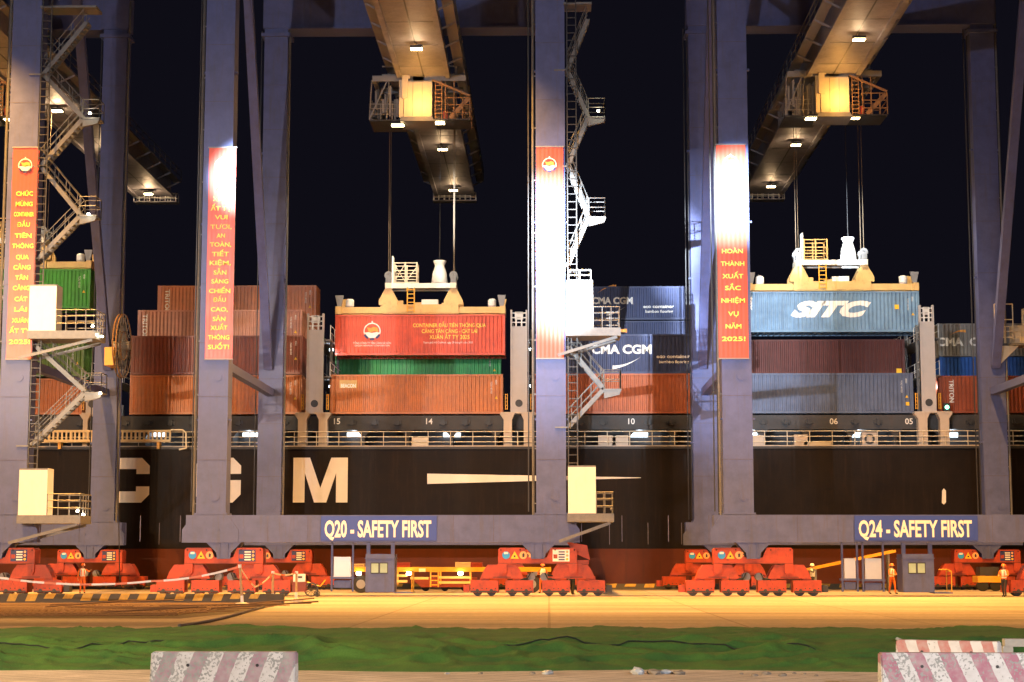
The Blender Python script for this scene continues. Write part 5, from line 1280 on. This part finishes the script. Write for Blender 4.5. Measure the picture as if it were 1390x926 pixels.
# ------------------------------------------------------------------ striped concrete barriers
def stripe_material(name, slope, pitch, phase, red, worn):
    m = bpy.data.materials.new(name); m.use_nodes = True; n = m.node_tree.nodes; l = m.node_tree.links; b = n["Principled BSDF"]
    tc = n.new("ShaderNodeTexCoord"); sx = n.new("ShaderNodeSeparateXYZ"); l.new(tc.outputs["Object"], sx.inputs[0])
    def math_(op, a, c=None, v=None):
        q = n.new("ShaderNodeMath"); q.operation = op; l.new(a, q.inputs[0])
        if c is not None: l.new(c, q.inputs[1])
        if v is not None: q.inputs[1].default_value = v
        return q.outputs[0]
    z = math_('MULTIPLY', sx.outputs[2], v=slope); s_ = math_('ADD', sx.outputs[0], z)
    nz = n.new("ShaderNodeTexNoise"); nz.inputs["Scale"].default_value = 9; nz.inputs["Detail"].default_value = 4; l.new(tc.outputs["Object"], nz.inputs["Vector"])
    w1 = math_('MULTIPLY', nz.outputs[0], v=.035); s_ = math_('ADD', s_, w1); s_ = math_('ADD', s_, v=phase)
    s_ = math_('DIVIDE', s_, v=pitch); fr = math_('FRACT', s_); g_ = math_('GREATER_THAN', fr, v=.5)
    mx = n.new("ShaderNodeMix"); mx.data_type = 'RGBA'; l.new(g_, mx.inputs[0]); mx.inputs[6].default_value = (.60, .59, .60, 1); mx.inputs[7].default_value = (*red, 1)
    # flaked paint: bare grey concrete in small chips, denser towards worn patches
    vo = n.new("ShaderNodeTexNoise"); vo.inputs["Scale"].default_value = 26; vo.inputs["Detail"].default_value = 3; vo.inputs["Roughness"].default_value = .55; l.new(tc.outputs["Object"], vo.inputs["Vector"])
    big = n.new("ShaderNodeTexNoise"); big.inputs["Scale"].default_value = 2.6; big.inputs["Detail"].default_value = 4; l.new(tc.outputs["Object"], big.inputs["Vector"])
    ad = math_('MULTIPLY', big.outputs[0], v=.55); ad = math_('ADD', ad, vo.outputs[0]); th = n.new("ShaderNodeMapRange"); th.inputs[1].default_value = worn; th.inputs[2].default_value = worn+.02; l.new(ad, th.inputs[0])
    mx2 = n.new("ShaderNodeMix"); mx2.data_type = 'RGBA'; l.new(th.outputs[0], mx2.inputs[0]); l.new(mx.outputs[2], mx2.inputs[6]); mx2.inputs[7].default_value = (.27, .28, .28, 1)
    fade = n.new("ShaderNodeMix"); fade.data_type = 'RGBA'; fade.inputs[7].default_value = (.45, .43, .42, 1)
    f2 = n.new("ShaderNodeMapRange"); f2.inputs[1].default_value = .4; f2.inputs[2].default_value = .75; f2.inputs[4].default_value = .6; l.new(nz.outputs[0], f2.inputs[0]); l.new(f2.outputs[0], fade.inputs[0]); l.new(mx2.outputs[2], fade.inputs[6])
    l.new(fade.outputs[2], b.inputs["Base Color"]); b.inputs["Roughness"].default_value = .75
    bp = n.new("ShaderNodeBump"); bp.inputs["Strength"].default_value = .4; bp.inputs["Distance"].default_value = .012; bp.invert = True; l.new(th.outputs[0], bp.inputs["Height"]); l.new(bp.outputs[0], b.inputs["Normal"])
    return m
def barrier(x0, x1, ytop, Y, rot, label, m, h=.8, sx=1.0):
    pa = at(x0, ytop, Y); pb = at(x1, ytop, Y); L = (pb.x-pa.x)*sx; cx = (pa.x+pb.x)/2
    bm = bmesh.new(); prof = [(-.30, 0), (.30, 0), (.30, .14), (.15, .40), (.11, pa.z), (-.11, pa.z), (-.15, .40), (-.30, .14)]
    prof = [(-.26, 0), (.26, 0), (.26, .10), (.13, pa.z), (-.13, pa.z), (-.26, .10)]
    rings = [[bm.verts.new((x, y, z)) for y, z in prof] for x in (-L/2, L/2)]
    n = len(prof)
    for i in range(n): bm.faces.new((rings[0][i], rings[0][(i+1) % n], rings[1][(i+1) % n], rings[1][i]))
    bm.faces.new(rings[0][::-1]); bm.faces.new(rings[1]); bmesh.ops.recalc_face_normals(bm, faces=bm.faces)
    bmesh.ops.bevel(bm, geom=[e for e in bm.edges], offset=.018, segments=2, affect='EDGES')
    t = thing("concrete_barrier", label, "barrier", (cx, Y, 0), "red and white striped concrete barriers"); t.rotation_euler.z = rot
    me = bpy.data.meshes.new("block"); bm.to_mesh(me); bm.free(); me.materials.append(m); o = bpy.data.objects.new("block", me); COL.objects.link(o); o.parent = t
    for q in (-.24, .24):
        zq = pa.z-.17; yq = -.13-(pa.z-zq)/(pa.z-.1)*.13
        mb = MB().tube((q*L, yq-.006, zq), (q*L, yq+.02, zq), .022, 8); s_ = mb.build("lifting_hole", DARK, None); s_.parent = t
    return t
M1 = stripe_material("striped_paint_pale", -.34, .40, .05, (.34, .22, .27), .80)
M2 = stripe_material("striped_paint_worn", .42, .40, .10, (.36, .15, .21), .84)
M3 = stripe_material("striped_paint_pink", .34, .33, .02, (.42, .18, .17), .98)
barrier(208, 403, 884.5, 23.8, R(0), "faded pink and white striped concrete barrier standing alone at lower left", M1)
barrier(1194, 1404, 886, 23.6, R(-2), "large purple and white striped barrier with flaking paint at lower right", M2)
barrier(1218, 1356, 869.5, 27.8, R(-24), "smaller pink and white striped barrier behind the flaking one", M3, sx=1.0)
p = at(1362, 868, 28.6); q = at(1400, 868, 28.6)
o = MB().beam((p.x, 28.6, p.z-.05), (q.x, 28.6, p.z-.05), .18, .12).beam((p.x+.05, 28.6, 0), (p.x+.05, 28.6, p.z-.1), .16, .16).build("concrete_rail", CONC); tag(o, "grey concrete rail end beside the pink striped barrier", "rail")

# rubble and plastic scraps along the foot of the mound
from mathutils import noise as _n
def lump(x, y, s, m, name, label, cat, flat=.6, grp=None):
    Y = 2.06*2400/(y-757.8); p = at(x, y, Y); bm = bmesh.new(); bmesh.ops.create_icosphere(bm, subdivisions=2, radius=s*.62)
    for v in bm.verts:
        k = 1+.55*_n.noise(v.co*(3.4/s)+Vector((x, y, 0))); v.co = Vector((v.co.x*k*1.2, v.co.y*k, v.co.z*k*flat))
    me = bpy.data.meshes.new(name); bm.to_mesh(me); bm.free(); me.materials.append(m); o = bpy.data.objects.new(name, me); COL.objects.link(o); o.location = (p.x, p.y, s*flat*.36); o.rotation_euler.z = x
    tag(o, label, cat, grp)
STONE = mat("broken_stone", (.22, .19, .165), .9, var=.2, vscale=6); PLAS = mat("plastic_scrap", (.36, .40, .46), .3, var=.15, vscale=8)
lump(743, 912, .17, PLAS, "plastic_bag", "crumpled pale blue plastic bag at the foot of the mound's middle", "bag", .45)
lump(866, 912, .17, PLAS, "plastic_bag", "crumpled plastic bag left of the rubble heap", "bag", .8)
lump(888, 912, .20, STONE, "broken_stone", "broken stone in the small heap right of the plastic bag", "stone", .5)
lump(905, 911, .16, PLAS, "plastic_bag", "pale plastic scrap on the small rubble heap", "bag", .5)
lump(922, 912, .17, STONE, "broken_stone", "brownish stone at the right end of the rubble heap", "stone", .45)
lump(652, 912, .07, STONE, "broken_stone", "small brown stone alone at the mound's foot", "stone")
lump(722, 912, .08, STONE, "broken_stone", "brown stone just left of the pale blue plastic bag", "stone")
lump(607, 912, .08, PLAS, "paper_scrap", "white scrap at the mound's foot left of the small brown stone", "scrap", .4)
for i, (x, y) in enumerate(((1006, 912), (1024, 914), (1040, 912), (1062, 914), (1078, 911), (1092, 912), (1108, 914))):
    lump(x, y, random.uniform(.06, .13), STONE, "broken_stone", ("seventh", "sixth", "fifth", "fourth", "third", "second", "first")[i]+" pale broken stone from the right barriers along the mound's foot", "stone", .5, "pale stones at the mound's foot")
p = at(1208, 872, 36); o = MB().tube((p.x-.05, 35.0, .50), (p.x+.06, 34.75, .46), .035, 8, .02).build("plastic_bottle", PLAS); tag(o, "small pale blue plastic bottle lying on the netting left of the barriers", "bottle")
